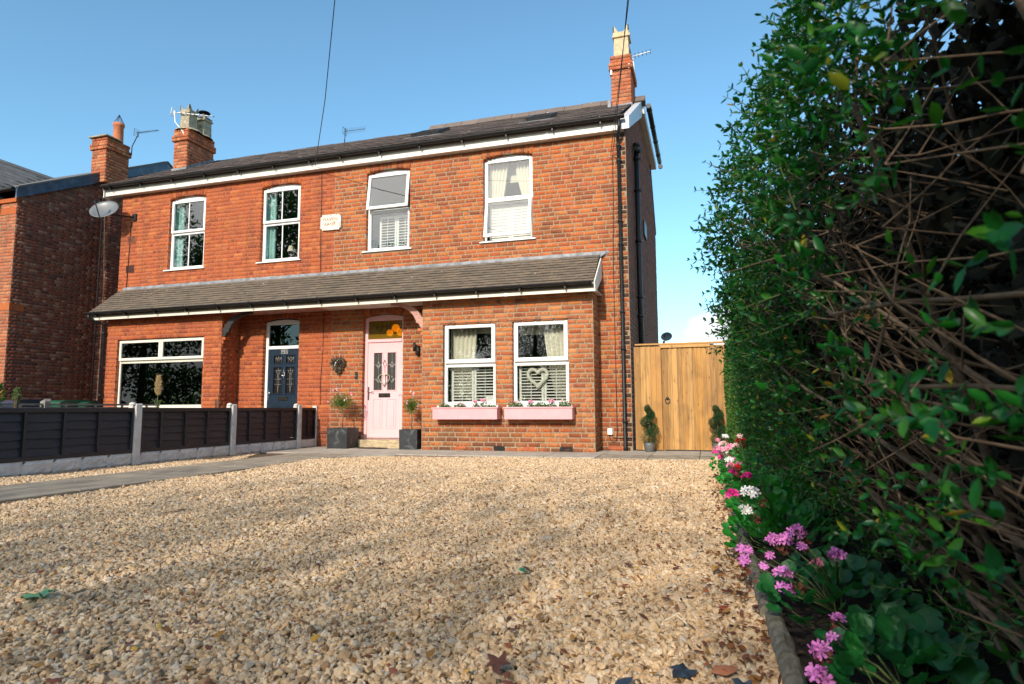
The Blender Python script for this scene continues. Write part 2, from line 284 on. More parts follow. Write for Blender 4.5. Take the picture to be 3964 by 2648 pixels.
# ------------------------------------------------------------------ mesh helpers
WL = {}
def link(o, parent=None, world=True):
    COL.objects.link(o)
    if parent is not None:
        o.parent = parent
        if world: o.matrix_parent_inverse = Matrix.Translation(-WL.get(parent.name, Vector((0, 0, 0))))
    WL[o.name] = Vector((0, 0, 0))
    return o
def tag(o, label=None, cat=None, group=None, kind=None):
    if label: o['label'] = label
    if cat: o['category'] = cat
    if group: o['group'] = group
    if kind: o['kind'] = kind
    return o
def thing(name, label, cat, loc=(0, 0, 0), group=None, kind=None):
    o = bpy.data.objects.new(name, None); COL.objects.link(o); o.location = loc; o.empty_display_size = .1
    WL[o.name] = Vector(loc); return tag(o, label, cat, group, kind)
class MB:
    def __init__(s): s.v = []; s.f = []; s.sm = []
    def add(s, vs, fs, smooth=False):
        b = len(s.v); s.v += [tuple(v) for v in vs]; s.f += [tuple(i+b for i in f) for f in fs]; s.sm += [smooth]*len(fs); return s
    def box(s, x0, x1, y0, y1, z0, z1, bev=0):
        x0, x1 = min(x0, x1), max(x0, x1); y0, y1 = min(y0, y1), max(y0, y1); z0, z1 = min(z0, z1), max(z0, z1)
        if bev and min(x1-x0, y1-y0, z1-z0) > 2.2*bev:
            b = bev; vs = []; idx = {}
            def V(p):
                if p not in idx: idx[p] = len(vs); vs.append(p)
                return idx[p]
            X, Y, Z = (x0, x1), (y0, y1), (z0, z1); sg = (1, -1); fs = []
            def c(i, j, k, ax):
                p = [X[i]+sg[i]*b, Y[j]+sg[j]*b, Z[k]+sg[k]*b]
                p[ax] = (X[i], Y[j], Z[k])[ax]; return V(tuple(p))
            for i in (0, 1):
                fs.append([c(i, 0, 0, 0), c(i, 1, 0, 0), c(i, 1, 1, 0), c(i, 0, 1, 0)])
                fs.append([c(0, i, 0, 1), c(1, i, 0, 1), c(1, i, 1, 1), c(0, i, 1, 1)])
                fs.append([c(0, 0, i, 2), c(1, 0, i, 2), c(1, 1, i, 2), c(0, 1, i, 2)])
                for j in (0, 1):
                    fs.append([c(i, j, 0, 0), c(i, j, 1, 0), c(i, j, 1, 1), c(i, j, 0, 1)])
                    fs.append([c(i, 0, j, 0), c(i, 1, j, 0), c(i, 1, j, 2), c(i, 0, j, 2)])
                    fs.append([c(0, i, j, 1), c(1, i, j, 1), c(1, i, j, 2), c(0, i, j, 2)])
                    for k in (0, 1): fs.append([c(i, j, k, 0), c(i, j, k, 1), c(i, j, k, 2)])
            return s.add(vs, fs)
        return s.add([(x0, y0, z0), (x1, y0, z0), (x1, y1, z0), (x0, y1, z0), (x0, y0, z1), (x1, y0, z1), (x1, y1, z1), (x0, y1, z1)],
                     [(0, 3, 2, 1), (4, 5, 6, 7), (0, 1, 5, 4), (1, 2, 6, 5), (2, 3, 7, 6), (3, 0, 4, 7)])
    def prism(s, pts, d):   # polygon pts (3d, planar) extruded by vector d
        n = len(pts); d = Vector(d); a = [Vector(p) for p in pts]
        return s.add(a + [p+d for p in a], [tuple(range(n)), tuple(reversed(range(n, 2*n)))] + [(i, (i+1) % n, n+(i+1) % n, n+i) for i in range(n)])
    def tube(s, pts, r, n=8, cap=True, smooth=True):
        pts = [Vector(p) for p in pts]; rs = r if isinstance(r, (list, tuple)) else [r]*len(pts)
        b = len(s.v); prev = None
        for i, p in enumerate(pts):
            t = (pts[min(i+1, len(pts)-1)]-pts[max(i-1, 0)]).normalized()
            if prev is None: a = t.orthogonal().normalized()
            else:
                a = prev - t*prev.dot(t)
                a = a.normalized() if a.length > 1e-6 else t.orthogonal().normalized()
            prev = a; c = t.cross(a)
            for k in range(n):
                an = 2*math.pi*k/n; s.v.append(tuple(p + (a*math.cos(an)+c*math.sin(an))*rs[i]))
        for i in range(len(pts)-1):
            for k in range(n):
                s.f.append((b+i*n+k, b+i*n+(k+1) % n, b+(i+1)*n+(k+1) % n, b+(i+1)*n+k)); s.sm.append(smooth)
        if cap:
            s.f.append(tuple(b+k for k in reversed(range(n)))); s.f.append(tuple(b+(len(pts)-1)*n+k for k in range(n))); s.sm += [False]*2
        return s
    def lathe(s, prof, c=(0, 0, 0), n=20, smooth=True, sq=False):
        b = len(s.v)
        for (r, z) in prof:
            for k in range(n):
                an = 2*math.pi*(k+.5*sq)/n; s.v.append((c[0]+r*math.cos(an), c[1]+r*math.sin(an), c[2]+z))
        for i in range(len(prof)-1):
            for k in range(n): s.f.append((b+i*n+k, b+i*n+(k+1) % n, b+(i+1)*n+(k+1) % n, b+(i+1)*n+k)); s.sm.append(smooth)
        return s
    def mesh(s, name, m):
        me = bpy.data.meshes.new(name); me.from_pydata([tuple(v) for v in s.v], [], s.f)
        if m: me.materials.append(m)
        me.polygons.foreach_set('use_smooth', s.sm); me.update(); return me
    def build(s, name, m, parent=None, **k):
        o = bpy.data.objects.new(name, s.mesh(name, m)); link(o, parent); return tag(o, **k)
def fixn(o):
    import bmesh
    b = bmesh.new(); b.from_mesh(o.data); bmesh.ops.recalc_face_normals(b, faces=b.faces); b.to_mesh(o.data); b.free(); return o
def arrays_mesh(name, V, faces, m, smooth=False):
    """V (n,k,3) copies of a template with faces (list of index tuples)."""
    n, k, _ = V.shape
    me = bpy.data.meshes.new(name)
    me.vertices.add(n*k); me.vertices.foreach_set('co', np.ascontiguousarray(V, dtype=np.float32).ravel())
    fl = np.concatenate([np.array(f) for f in faces]); lt = np.array([len(f) for f in faces])
    loops = (fl[None, :] + (np.arange(n)*k)[:, None]).ravel().astype(np.int32)
    tot = np.tile(lt, n).astype(np.int32); start = np.concatenate([[0], np.cumsum(tot)[:-1]]).astype(np.int32)
    me.loops.add(len(loops)); me.loops.foreach_set('vertex_index', loops)
    me.polygons.add(len(tot)); me.polygons.foreach_set('loop_start', start); me.polygons.foreach_set('loop_total', tot)
    if smooth: me.polygons.foreach_set('use_smooth', np.ones(len(tot), dtype=bool))
    if m: me.materials.append(m)
    me.update(calc_edges=True); return me
def scatter(name, tv, tf, pos, ax, nrm, size, m, parent=None, smooth=False, curl=None, **k):
    tv = np.array(tv, float); ax = ax/np.linalg.norm(ax, axis=1, keepdims=True)
    sd_ = np.cross(nrm, ax); sd_ /= (np.linalg.norm(sd_, axis=1, keepdims=True)+1e-9); nn = np.cross(ax, sd_)
    s_ = size[:, None, None]
    V = pos[:, None, :] + s_*(tv[None, :, 0:1]*sd_[:, None, :] + tv[None, :, 1:2]*ax[:, None, :] + tv[None, :, 2:3]*nn[:, None, :])
    me = arrays_mesh(name, V, tf, m, smooth); o = bpy.data.objects.new(name, me); link(o, parent); return tag(o, **k)
# leaf templates: x side, y along, z up
LEAF = [(0, 0, 0), (0, .35, -.05), (0, .7, -.04), (0, 1, .06), (-.22, .3, .07), (-.2, .68, .07), (.22, .3, .07), (.2, .68, .07)]
LEAFF = [(0, 1, 4), (1, 2, 5, 4), (2, 3, 5), (0, 6, 1), (1, 6, 7, 2), (2, 7, 3)]
QLEAF = [(0, 0, 0), (-.28, .5, .06), (0, 1, 0), (.28, .5, .06)]; QLEAFF = [(0, 3, 2, 1)]
DISK = [(0, 0, -.08)]+[((.5+.05*(i % 2))*math.cos(2*math.pi*i/12-1.57), (.5+.05*(i % 2))*math.sin(2*math.pi*i/12-1.57)+.1, .06+.06*(i % 2)) for i in range(12)]
DISKF = [(0, 1+i, 1+(i+1) % 12) for i in range(12)]
FLOR = [(0, 0, -.1)]; FLORF = []
for i in range(5):
    a = 2*math.pi*i/5
    for da, rr, zz in ((-.42, .42, .06), (-.22, .75, .10), (.22, .75, .10), (.42, .42, .06)):
        FLOR.append((rr*math.cos(a+da), rr*math.sin(a+da), zz))
    b = 1+4*i; FLORF.append((0, b, b+1, b+2, b+3))
def rnd_dirs(n):
    v = rng.normal(size=(n, 3)); return v/np.linalg.norm(v, axis=1, keepdims=True)

# ------------------------------------------------------------------ bricks
# unit brick: x along wall, y depth (front at -0.5), z up, softened arrises
BT = []
for q in range(6):
    rr = random.Random(q)
    j = lambda a: (rr.random()-.5)*a
    ou = [(-.5+j(.01), -.42, -.5+j(.03)), (.5+j(.01), -.42, -.5+j(.03)), (.5+j(.01), -.42, .5+j(.03)), (-.5+j(.01), -.42, .5+j(.03))]
    inn = [(x*.955+j(.012), -.5+j(.02), z*.88+j(.05)) for x, y, z in ou]
    bk = [(x, .5, z) for x, y, z in ou]
    BT.append(bk+ou+inn)
BF = [(4, 5, 9, 8), (5, 6, 10, 9), (6, 7, 11, 10), (7, 4, 8, 11), (8, 9, 10, 11), (0, 1, 5, 4), (1, 2, 6, 5), (2, 3, 7, 6), (3, 0, 4, 7)]
BT = np.array(BT)
BMESH = {}
def emit_bricks(owner, recs, matname, name='brick', limit=300, nested=None):
    """recs: (center, uvec, depthvec(inwards), zvec, du, dd, dz). Largest in the photograph become objects, the rest one stuff part."""
    if not recs: return
    C = np.array([r[0] for r in recs]); U = np.array([np.array(r[1])*r[4] for r in recs]); Dv = np.array([np.array(r[2])*r[5] for r in recs]); Zv = np.array([np.array(r[3])*r[6] for r in recs])
    rel = C-np.array([0, 0, CAMH]); Rm = np.array([list(rt), list(up), list(fw)])
    q = rel@Rm.T; zz = np.maximum(q[:, 2], .05); sx = q[:, 0]/zz; sy = q[:, 1]/zz
    vis = (np.abs(sx) < .81) & (np.abs(sy) < .54) & (q[:, 2] > 0)
    dist = np.linalg.norm(rel, axis=1); face = np.abs(np.sum(rel/dist[:, None]*Dv/np.linalg.norm(Dv, axis=1)[:, None], axis=1))
    area = np.linalg.norm(U, axis=1)*np.linalg.norm(Zv, axis=1)*face/dist**2*vis
    hid = (C[:, 0] < -8.1) & (C[:, 2] < .87) & (C[:, 1] < 12.2)
    area[hid] = 0
    order = np.argsort(-area); big = order[:limit]; big = big[area[big] > 0]; rest = np.setdiff1d(np.arange(len(recs)), big)
    for i in big:
        t = int(rng.integers(6)); key = (matname, t)
        if key not in BMESH: BMESH[key] = arrays_mesh('brick', BT[t][None], BF, MATS[matname])
        o = bpy.data.objects.new(name, BMESH[key]); COL.objects.link(o); o.parent = owner
        M = Matrix(((U[i][0], Dv[i][0], Zv[i][0], C[i][0]), (U[i][1], Dv[i][1], Zv[i][1], C[i][1]), (U[i][2], Dv[i][2], Zv[i][2], C[i][2]), (0, 0, 0, 1)))
        o.matrix_parent_inverse = Matrix.Translation(-WL[owner.name]); o.matrix_basis = M
    if len(rest):
        t = rng.integers(0, 6, len(rest)); T = BT[t]
        V = C[rest][:, None, :] + T[:, :, 0:1]*U[rest][:, None, :] + T[:, :, 1:2]*Dv[rest][:, None, :] + T[:, :, 2:3]*Zv[rest][:, None, :]
        o = bpy.data.objects.new(name+'work' if name == 'brick' else name+'_field', arrays_mesh(name+'s', V, BF, MATS[matname])); link(o, owner); tag(o, kind='stuff')
def brick_field(origin, ud, L, z0, z1, openings=(), bond='g', c=.09, sl=.245, joint=.012, depth=.11, proud=.005, top=None, phase=0, zoff=0):
    """returns brick records on the vertical plane through origin (x,y) along ud; openings (u0,u1,z0,z1)"""
    ud = np.array([ud[0], ud[1], 0.]); nin = np.array([-ud[1], ud[0], 0.])   # inward
    recs = []; k = int(z0/c+.5); z = z0+zoff
    rowi = 0
    while z < z1-.02:
        zt = min(z+c, z1)
        if bond == 'g': pat = [sl, sl, sl, sl/2]; off = (rowi % 2)*(-sl*1.75) - (rowi//2 % 3)*.4*sl
        elif bond == 'f': pat = [sl, sl/2]; off = (rowi % 2)*(-sl*.75)
        else: pat = [sl]; off = (rowi % 2)*(-sl/2)
        u = off-phase-sl*2; j = rowi
        j = 0
        while u < L:
            w = pat[j % len(pat)]; j += 1
            segs = [(max(u, 0), min(u+w, L))]
            for (a, b, oz0, oz1) in openings:
                if oz0 < zt-.03 and oz1 > z+.03:
                    ns = []
                    for s0, s1 in segs:
                        if b <= s0 or a >= s1: ns.append((s0, s1))
                        else:
                            if a > s0: ns.append((s0, a+joint/2))
                            if b < s1: ns.append((b-joint/2, s1))
                    segs = ns
            for s0, s1 in segs:
                wv = s1-s0-joint
                if wv < .025: continue
                zz1 = zt-joint
                um = (s0+s1)/2
                if top is not None and min(top(s0), top(s1)) < zz1+.01:
                    zz1 = min(top(s0), top(s1))-.01
                    if zz1-z < .03: continue
                wv *= 1+(random.random()-.5)*.025; h = (zz1-z)*(1+(random.random()-.5)*.05)
                pr = proud+(random.random()-.5)*.004
                cen = np.array([origin[0], origin[1], 0.])+ud*(um+(random.random()-.5)*.004)+nin*(depth/2-pr)
                cen[2] = (z+zz1)/2+(random.random()-.5)*.003
                tz = (random.random()-.5)*.012
                uv = ud*1.0; uv = uv+np.array([0, 0, tz])
                recs.append((cen, uv, nin, np.array([0, 0, 1.]), wv, depth, h))
            u += w
        z += c; rowi += 1
    return recs
def wall_sheet(mb, origin, ud, L, z0, z1, openings=(), reveal=.14, top=None):
    ud = Vector((ud[0], ud[1], 0)); nin = Vector((-ud.y, ud.x, 0)); O = Vector((origin[0], origin[1], 0))
    us = sorted(set([0, L]+[v for o in openings for v in o[:2] if 0 < v < L])); zs = sorted(set([z0, z1]+[v for o in openings for v in o[2:] if z0 < v < z1]))
    if top: us = sorted(set(us+[L*i/24 for i in range(25)]))
    for a, b in zip(us, us[1:]):
        for c_, d in zip(zs, zs[1:]):
            m_, n_ = (a+b)/2, (c_+d)/2
            if any(o[0] < m_ < o[1] and o[2] < n_ < o[3] for o in openings): continue
            da = db = d
            if top and d == z1: da, db = top(a), top(b)
            mb.add([O+ud*a+Vector((0, 0, c_)), O+ud*b+Vector((0, 0, c_)), O+ud*b+Vector((0, 0, db)), O+ud*a+Vector((0, 0, da))], [(0, 1, 2, 3)])
    for (a, b, c_, d) in openings:
        e = .004
        P = [O+ud*(a-e)+Vector((0, 0, c_-e)), O+ud*(b+e)+Vector((0, 0, c_-e)), O+ud*(b+e)+Vector((0, 0, d+e)), O+ud*(a-e)+Vector((0, 0, d+e))]
        Q = [p+nin*reveal for p in P]
        mb.add(P+Q, [(i, (i+1) % 4, 4+(i+1) % 4, 4+i) for i in range(4)])

DM, DB = 12.05, 11.49
XL, XP, XR = -13.82, -7.75, -1.345
ZE = 6.25
# openings on the upper main wall (x0,x1,z0,z1 spring)
UW = [(-12.33, -11.268, 4.15, 5.88), (-9.687, -8.643, 4.15, 5.88), (-6.965, -5.919, 4.19, 5.91), (-4.263, -3.215, 4.18, 5.91)]
BLUED = (-9.51, -8.576, .16, 2.76); PINKD = (-6.99, -6.045, .17, 2.74)
BW5 = (-4.905, -3.822, .86, 2.45); BW6 = (-3.49, -2.41, .86, 2.45); LW = (-13.1, -10.63, .86, 2.44)
def voussoirs(recs, x0, x1, zs, rise, h, y, n=None, depth=.11):
    w = x1-x0; Rr = (w*w/4+rise*rise)/(2*rise); cx = (x0+x1)/2; cz = zs+rise-Rr; half = math.asin(w/2/Rr)
    n = n or int(w/.085)
    for i in range(n):
        a = -half+(i+.5)*2*half/n
        d = np.array([math.sin(a), 0, math.cos(a)]); t = np.array([math.cos(a), 0, -math.sin(a)])
        ce = np.array([cx, y, cz])+d*(Rr+h/2+.012)+np.array([0, depth/2-.008, 0])
        recs.append((ce, t, np.array([0, 1., 0]), d, (2*half*Rr/n)-.012, depth, h))

def arch_open(o, h=.22, m=.0): return (o[0]-m, o[1]+m, o[3]-.001, o[3]+.30)

# ================================================================== GROUND
g = MB(); g.box(-400, 400, -300, 600, -.30, -.10); g.build('ground', EARTH, kind='structure')
g = MB(); g.box(-60, 60, -14, -5.5, -.098, -.02); g.build('road', STREET, kind='structure')
# gravel bed heightfield
def gz(x, y): return -.020+.010*np.sin(x*1.9+y*.7)+.008*np.sin(y*2.6-x*.8)+.006*np.sin(x*5.1+1)*np.sin(y*4.3)
def path_edge(y):   # right edge of the paved path as a function of depth
    y = np.asarray(y, float)
    return np.where(y < 9.0, -6.10+.04*np.sin(y*1.3)-.05*np.maximum(0, 7.0-y)*.2, -6.03+np.maximum(0, y-9.0)**2*.75)
gx = np.linspace(-12, .24, 70); gy = np.linspace(-4, 12.0, 90)
X_, Y_ = np.meshgrid(gx, gy); Z_ = gz(X_, Y_)
gv = np.stack([X_, Y_, Z_], -1).reshape(-1, 3); nx = len(gx)
gf = [(j*nx+i, j*nx+i+1, (j+1)*nx+i+1, (j+1)*nx+i) for j in range(len(gy)-1) for i in range(nx-1)]
gm = MB(); gm.add([tuple(v) for v in gv], gf, True); gm.build('gravel_bed', EARTH, kind='structure')
# stones as geometry-node instances
stones = bpy.data.collections.new('stone_shapes')
import bmesh
for q in range(8):
    bm = bmesh.new(); bmesh.ops.create_icosphere(bm, subdivisions=1, radius=1)
    rr = random.Random(q+40); sx, sy, sz = 1, .62+.3*rr.random(), .42+.25*rr.random()
    for v in bm.verts:
        f = .78+.4*rr.random(); v.co = Vector((v.co.x*sx*f, v.co.y*sy*f, v.co.z*sz*f))
    me = bpy.data.meshes.new('stone'); bm.to_mesh(me); bm.free(); me.materials.append(GRAV)
    stones.objects.link(bpy.data.objects.new('stone', me))
def in_gravel(x, y):
    pave = (y > 10.22) & (x < .05)
    main = (x > path_edge(y)) & (x < .20) & ~((y > 10.22+0*x) & (x < .05))
    strip = (x > -8.05) & (x < -7.20+.02*np.sin(y*2)) & (y < 10.2)
    corner = strip & (y > 9.2) & (x > -7.2-(10.3-y)*.9*0)
    tipcut = strip & (y > 8.2) & (x > -7.2-(y-8.2)*.42)
    return (main | (strip & ~tipcut))
def view_mask(x, y, z=0, marg=.06):
    rel = np.stack([x, y, z-CAMH+0*x], -1)@np.array([list(rt), list(up), list(fw)]).T
    zz = np.maximum(rel[:, 2], .05); return (np.abs(rel[:, 0]/zz) < .801+marg) & (np.abs(rel[:, 1]/zz) < .535+marg) & (rel[:, 2] > .3)
def gen_stones(n, y0, y1, x0, x1, rad, lift=0.0):
    x = rng.uniform(x0, x1, n); y = rng.uniform(y0, y1, n)
    ok = in_gravel(x, y) & view_mask(x, y); x, y = x[ok], y[ok]
    s = rad*rng.lognormal(0, .28, len(x)); s = np.clip(s, rad*.5, rad*2.1)
    z = gz(x, y)+lift+s*.10+rng.uniform(-.006, .009, len(x))
    rot = np.stack([rng.normal(0, .6, len(x)), rng.normal(0, .6, len(x)), rng.uniform(0, 6.28, len(x))], -1)
    return np.stack([x, y, z], -1), rot, s
parts_ = [gen_stones(160000, 1.2, 4.2, -6.3, .25, .0118), gen_stones(16000, 1.2, 4.2, -6.3, .25, .0165, .004), gen_stones(240000, 4.2, 7.2, -9, .25, .0132, .002), gen_stones(14000, 4.2, 7.2, -9, .25, .021, .005), gen_stones(230000, 7.2, 12.3, -9, .25, .0155, .002)]
# a scatter of stones strayed onto the paving
xs = rng.uniform(-7.2, .0, 260); ys = rng.uniform(4, 11.6, 260); ok = ~in_gravel(xs, ys) & ((xs < -5.8) & (ys < 10) | (ys > 10.2)) & (rng.random(260) < .6)
xs, ys = xs[ok], ys[ok]; parts_.append((np.stack([xs, ys, np.full(len(xs), .012)], -1), np.stack([0*xs, 0*xs, rng.uniform(0, 6, len(xs))], -1), np.full(len(xs), .011)))
SP = np.concatenate([p[0] for p in parts_]); SR = np.concatenate([p[1] for p in parts_]); SS = np.concatenate([p[2] for p in parts_])
print('stones', len(SP))
me = bpy.data.meshes.new('gravel'); me.vertices.add(len(SP)); me.vertices.foreach_set('co', SP.astype(np.float32).ravel())
a = me.attributes.new('rot', 'FLOAT_VECTOR', 'POINT'); a.data.foreach_set('vector', SR.astype(np.float32).ravel())
a = me.attributes.new('scl', 'FLOAT', 'POINT'); a.data.foreach_set('value', SS.astype(np.float32))
go = bpy.data.objects.new('gravel', me); link(go); tag(go, 'pale limestone gravel chips covering the driveway', 'gravel', kind='stuff')
ng = bpy.data.node_groups.new('gravel_instancer', 'GeometryNodeTree')
ng.interface.new_socket('Geometry', in_out='INPUT', socket_type='NodeSocketGeometry'); ng.interface.new_socket('Geometry', in_out='OUTPUT', socket_type='NodeSocketGeometry')
gi = ng.nodes.new('NodeGroupInput'); goo = ng.nodes.new('NodeGroupOutput'); iop = ng.nodes.new('GeometryNodeInstanceOnPoints')
ci = ng.nodes.new('GeometryNodeCollectionInfo'); ci.inputs[0].default_value = stones; ci.inputs['Separate Children'].default_value = True; ci.inputs['Reset Children'].default_value = True
na = ng.nodes.new('GeometryNodeInputNamedAttribute'); na.data_type = 'FLOAT_VECTOR'; na.inputs[0].default_value = 'rot'
nb = ng.nodes.new('GeometryNodeInputNamedAttribute'); nb.data_type = 'FLOAT'; nb.inputs[0].default_value = 'scl'
ng.links.new(gi.outputs[0], iop.inputs['Points']); ng.links.new(ci.outputs[0], iop.inputs['Instance']); iop.inputs['Pick Instance'].default_value = True
ng.links.new(na.outputs['Attribute'], iop.inputs['Rotation']); ng.links.new(nb.outputs['Attribute'], iop.inputs['Scale']); ng.links.new(iop.outputs[0], goo.inputs[0])
md = go.modifiers.new('instancer', 'NODES'); md.node_group = ng

# paved path and paving along the house
pv = thing('path', None, None, kind='structure')
def slab(x0, x1, y0, y1, m=SLAB, z=.012, pts=None):
    b = MB(); dz = random.uniform(-.002, .003)
    if pts: b.prism([(px, py, -.06) for px, py in pts], (0, 0, .06+z+dz))
    else: b.box(x0+.005, x1-.005, y0+.005, y1-.005, -.06, z+dz, .005)
    return fixn(b.build('slab', m, pv))
b = MB(); b.box(-8.3, .06, 10.25, 12.3, -.07, -.004); b.box(-7.22, -6.06, -3, 10.25, -.07, -.004); b.build('slab_bed', MN, pv)
yy = -1.6
for i in range(9):
    y2 = yy+1.31
    if y2 < 10.3: slab(-7.22, -6.02, yy, y2)
    yy = y2
slab(0, 0, 0, 0, SLAB, pts=[(-7.20, yy-1.31+.005 if False else 10.195-.0), (-6.03, 10.195), (-5.95, 10.195), (-5.95, 10.245), (-7.2, 10.245)])
xx = -8.3
for w in (.95, .98, .9, 1.0, .92, .95, .85, .82, .78, .58):
    slab(xx, xx+w, 10.26 if xx > -6.1 else 10.26, 11.16, SLABN if xx < -2 else SLAB); 
    slab(xx, xx+w, 11.17, 12.2, SLABN)
    xx += w
# rounded inner corner where path meets paving
slab(0, 0, 0, 0, SLABN, pts=[(-6.0, 9.3)]+[(-5.99+max(0, t-9.3)**2*.8, t) for t in (9.5, 9.7, 9.9, 10.05, 10.17, 10.25)]+[(-6.0, 10.25)])

# ================================================================== HOUSES
HR = thing('semi_detached_house', 'right-hand orange brick house with pink front door and white sash style windows', 'house', (-4.5, 13.5, 0))
HL = thing('semi_detached_house', 'left-hand red brick half of the pair with blue front door and wide bay window', 'house', (-10.8, 13.5, 0))
HN = thing('detached_house', 'brown brick neighbouring house at far left with grey-blue bargeboard', 'house', (-20, 14, 0))

def u_open(o, xo): return (o[0]-xo, o[1]-xo, o[2], o[3])
def facade(owner, x0, x1, y, z0, z1, opens, arches, mort, bmat, bond, joint, proud, recs, c=.09, phase=0, **kw):
    mb = MB(); L = x1-x0
    ops = [u_open(o, x0) for o in opens]
    opsheet = [(o[0], o[1], o[2], o[3]+(.075 if i in arches else 0)) for i, o in enumerate(ops)]
    wall_sheet(mb, (x0, y), (1, 0), L, z0, z1, opsheet)
    mb.build('wall', mort, owner)
    opb = ops+[(ops[i][0]-.0, ops[i][1]+.0, ops[i][3]-.01, ops[i][3]+.30) for i in arches]
    recs += brick_field((x0, y), (1, 0), L, z0, z1, opb, bond, c, joint=joint, proud=proud, phase=phase, **kw)
    for i in arches:
        o = opens[i]; voussoirs(recs, o[0], o[1], o[3], .07, .21, y)
# upper main walls + porch walls
rR, rRb, rL, rN = [], [], [], []
facade(HR, XP, XR, DM, 0, ZE, [UW[2], UW[3], PINKD, (-5.2, -2.1, .05, 2.86)], (0, 1, 2), MR, 'brick_orange', 'g', .014, .004, rR)
facade(HL, XL, XP, DM, 0, ZE, [UW[0], UW[1], BLUED, (-13.3, -10.3, .05, 2.86)], (0, 1, 2), ML, 'brick_red', 'f', .007, .004, rL, phase=.13)
# ground floor bays
BRX0, BRX1, BLX0, BLX1 = -5.342, -1.945, -13.42, -10.165
facade(HR, BRX0, BRX1, DB, 0, 2.97, [BW5, BW6], (), MR, 'brick_bay', 'g', .016, .004, rRb)
facade(HL, BLX0, BLX1, DB, 0, 2.97, [LW], (), ML, 'brick_red', 'f', .007, .004, rL)
def side(owner, origin, ud, L, z0, z1, mort, recs, joint, opens=(), top=None, **kw):
    mb = MB(); wall_sheet(mb, origin, ud, L, z0, z1, opens, top=top); mb.build('wall', mort, owner)
    recs += brick_field(origin, ud, L, z0, z1, opens, joint=joint, proud=.004, top=top, **kw)
side(HR, (BRX1, DB), (0, 1), DM-DB, 0, 2.97, MR, rRb, .014, bond='f')
side(HR, (BRX0, DM), (0, -1), DM-DB, 0, 2.97, MR, rRb, .014, bond='f')
side(HL, (BLX1, DB), (0, 1), DM-DB, 0, 2.97, ML, rL, .008, bond='f')
side(HL, (BLX0, DM), (0, -1), DM-DB, 0, 2.97, ML, rL, .008, bond='f')
# left flank (unseen) closes the building
mb = MB(); mb.box(XL, XL+.02, DM+.01, 17.5, 0, ZE); mb.build('wall', ML, HL)
# right gable wall: rises with the front slope, level over the rear wing, hip at the back
RY, RZ = 14.8, 8.02
SLP = (RZ-6.30)/(RY-11.75)
def gtop(u):
    y = DM+u
    if y < RY-.1: return 6.30+(y-11.78)*SLP-.10
    if y < 18.15: return 7.70
    return 7.70-(y-18.15)*1.13
rG = []
side(HR, (XR, DM), (0, 1), 7.5, 0, 7.75, MG, rG, .012, top=gtop, bond='g')
mb = MB(); mb.box(XR-3.5, XR-.01, 19.5, 19.55, 0, 6); mb.build('wall', MG, HR)
emit_bricks(HR, rR, 'brick_orange', limit=240); emit_bricks(HR, rRb, 'brick_bay', limit=60); emit_bricks(HR, rG, 'brick_gable', limit=0)
emit_bricks(HL, rL, 'brick_red', limit=300)

# ---------------- roof slopes
def slate_rows(owner, x0, x1, y0, z0, y1, z1, rows, w, th, matname, name, limit, jit=.004, lap=1.12, skip=None, gap=.008):
    d = np.array([0, y1-y0, z1-z0]); Ls = np.linalg.norm(d); d /= Ls; nrm = np.array([0, -d[2], d[1]])
    gl = Ls/rows; recs = []
    for r in range(rows):
        off = (r % 2)*w/2; x = x0-off
        while x < x1-.01:
            a, b_ = max(x, x0), min(x+w, x1)
            if b_-a > .03:
                s = (r+.5*lap)*gl
                if not (skip and skip((a+b_)/2, s)):
                    tilt = (th+gap)/(gl*lap)
                    cen = np.array([(a+b_)/2, y0, z0])+d*s+nrm*(th*.5+(th+gap)*.55+random.uniform(-jit, jit)*.6)
                    dv = d+nrm*(-tilt)+np.array([random.uniform(-.006, .006), 0, 0]); dv /= np.linalg.norm(dv)
                    ax = np.array([1, 0, 0.]); dv[0] = 0; dv /= np.linalg.norm(dv); n2 = np.cross(ax, dv)
                    recs.append((cen, ax, n2*-1, dv, (b_-a)*.982, th, gl*lap+random.uniform(-jit, jit)))
            x += w
    emit_bricks(owner, recs, matname, name, limit)
EY, EZ = 11.80, 6.385
for own, a, b_ in ((HL, -14.28, XP), (HR, XP, -1.42)):
    m_ = MB(); m_.prism([(a, EY+.03, EZ-.05), (b_, EY+.03, EZ-.05), (b_, RY, RZ-.03), (a, RY, RZ-.03)], (0, .02, -.06)); m_.prism([(a, RY, RZ), (b_, RY, RZ), (b_, 18.2, 6.2), (a, 18.2, 6.2)], (0, 0, -.06)); m_.build('roof', SLATE, own)
    slate_rows(own, a, b_, EY, EZ-.01, RY, RZ+.02, 17, .26, .008, 'roof_slate', 'slate', 280, jit=.008, gap=.011)
# ridge tiles: old low ones to the left, tall new angular ones right of the skylight
def ridge(owner, xa, xb, z, m, w=.45, h=.09):
    x = xa
    while x < xb-.05:
        x2 = min(x+w, xb); b = MB(); dz = random.uniform(-.008, .008)
        b.prism([(x+.004, RY-.17, z-.09+dz), (x+.004, RY, z+h-.09+.09+dz), (x+.004, RY+.17, z-.09+dz), (x+.004, RY+.15, z-.11+dz), (x+.004, RY, z+h-.02+dz), (x+.004, RY-.15, z-.11+dz)], (x2-x-.008, 0, 0))
        fixn(b.build('ridge_tile', m, owner)); x = x2
ridge(HL, -14.25, XP, RZ+.0, SLATE, .42, .055); ridge(HR, XP, -6.7, RZ, SLATE, .42, .055); ridge(HR, -6.7, -2.0, RZ+.07, RIDGE, .45, .10); ridge(HR, -1.6, -1.16, RZ+.07, RIDGE, .45, .10)
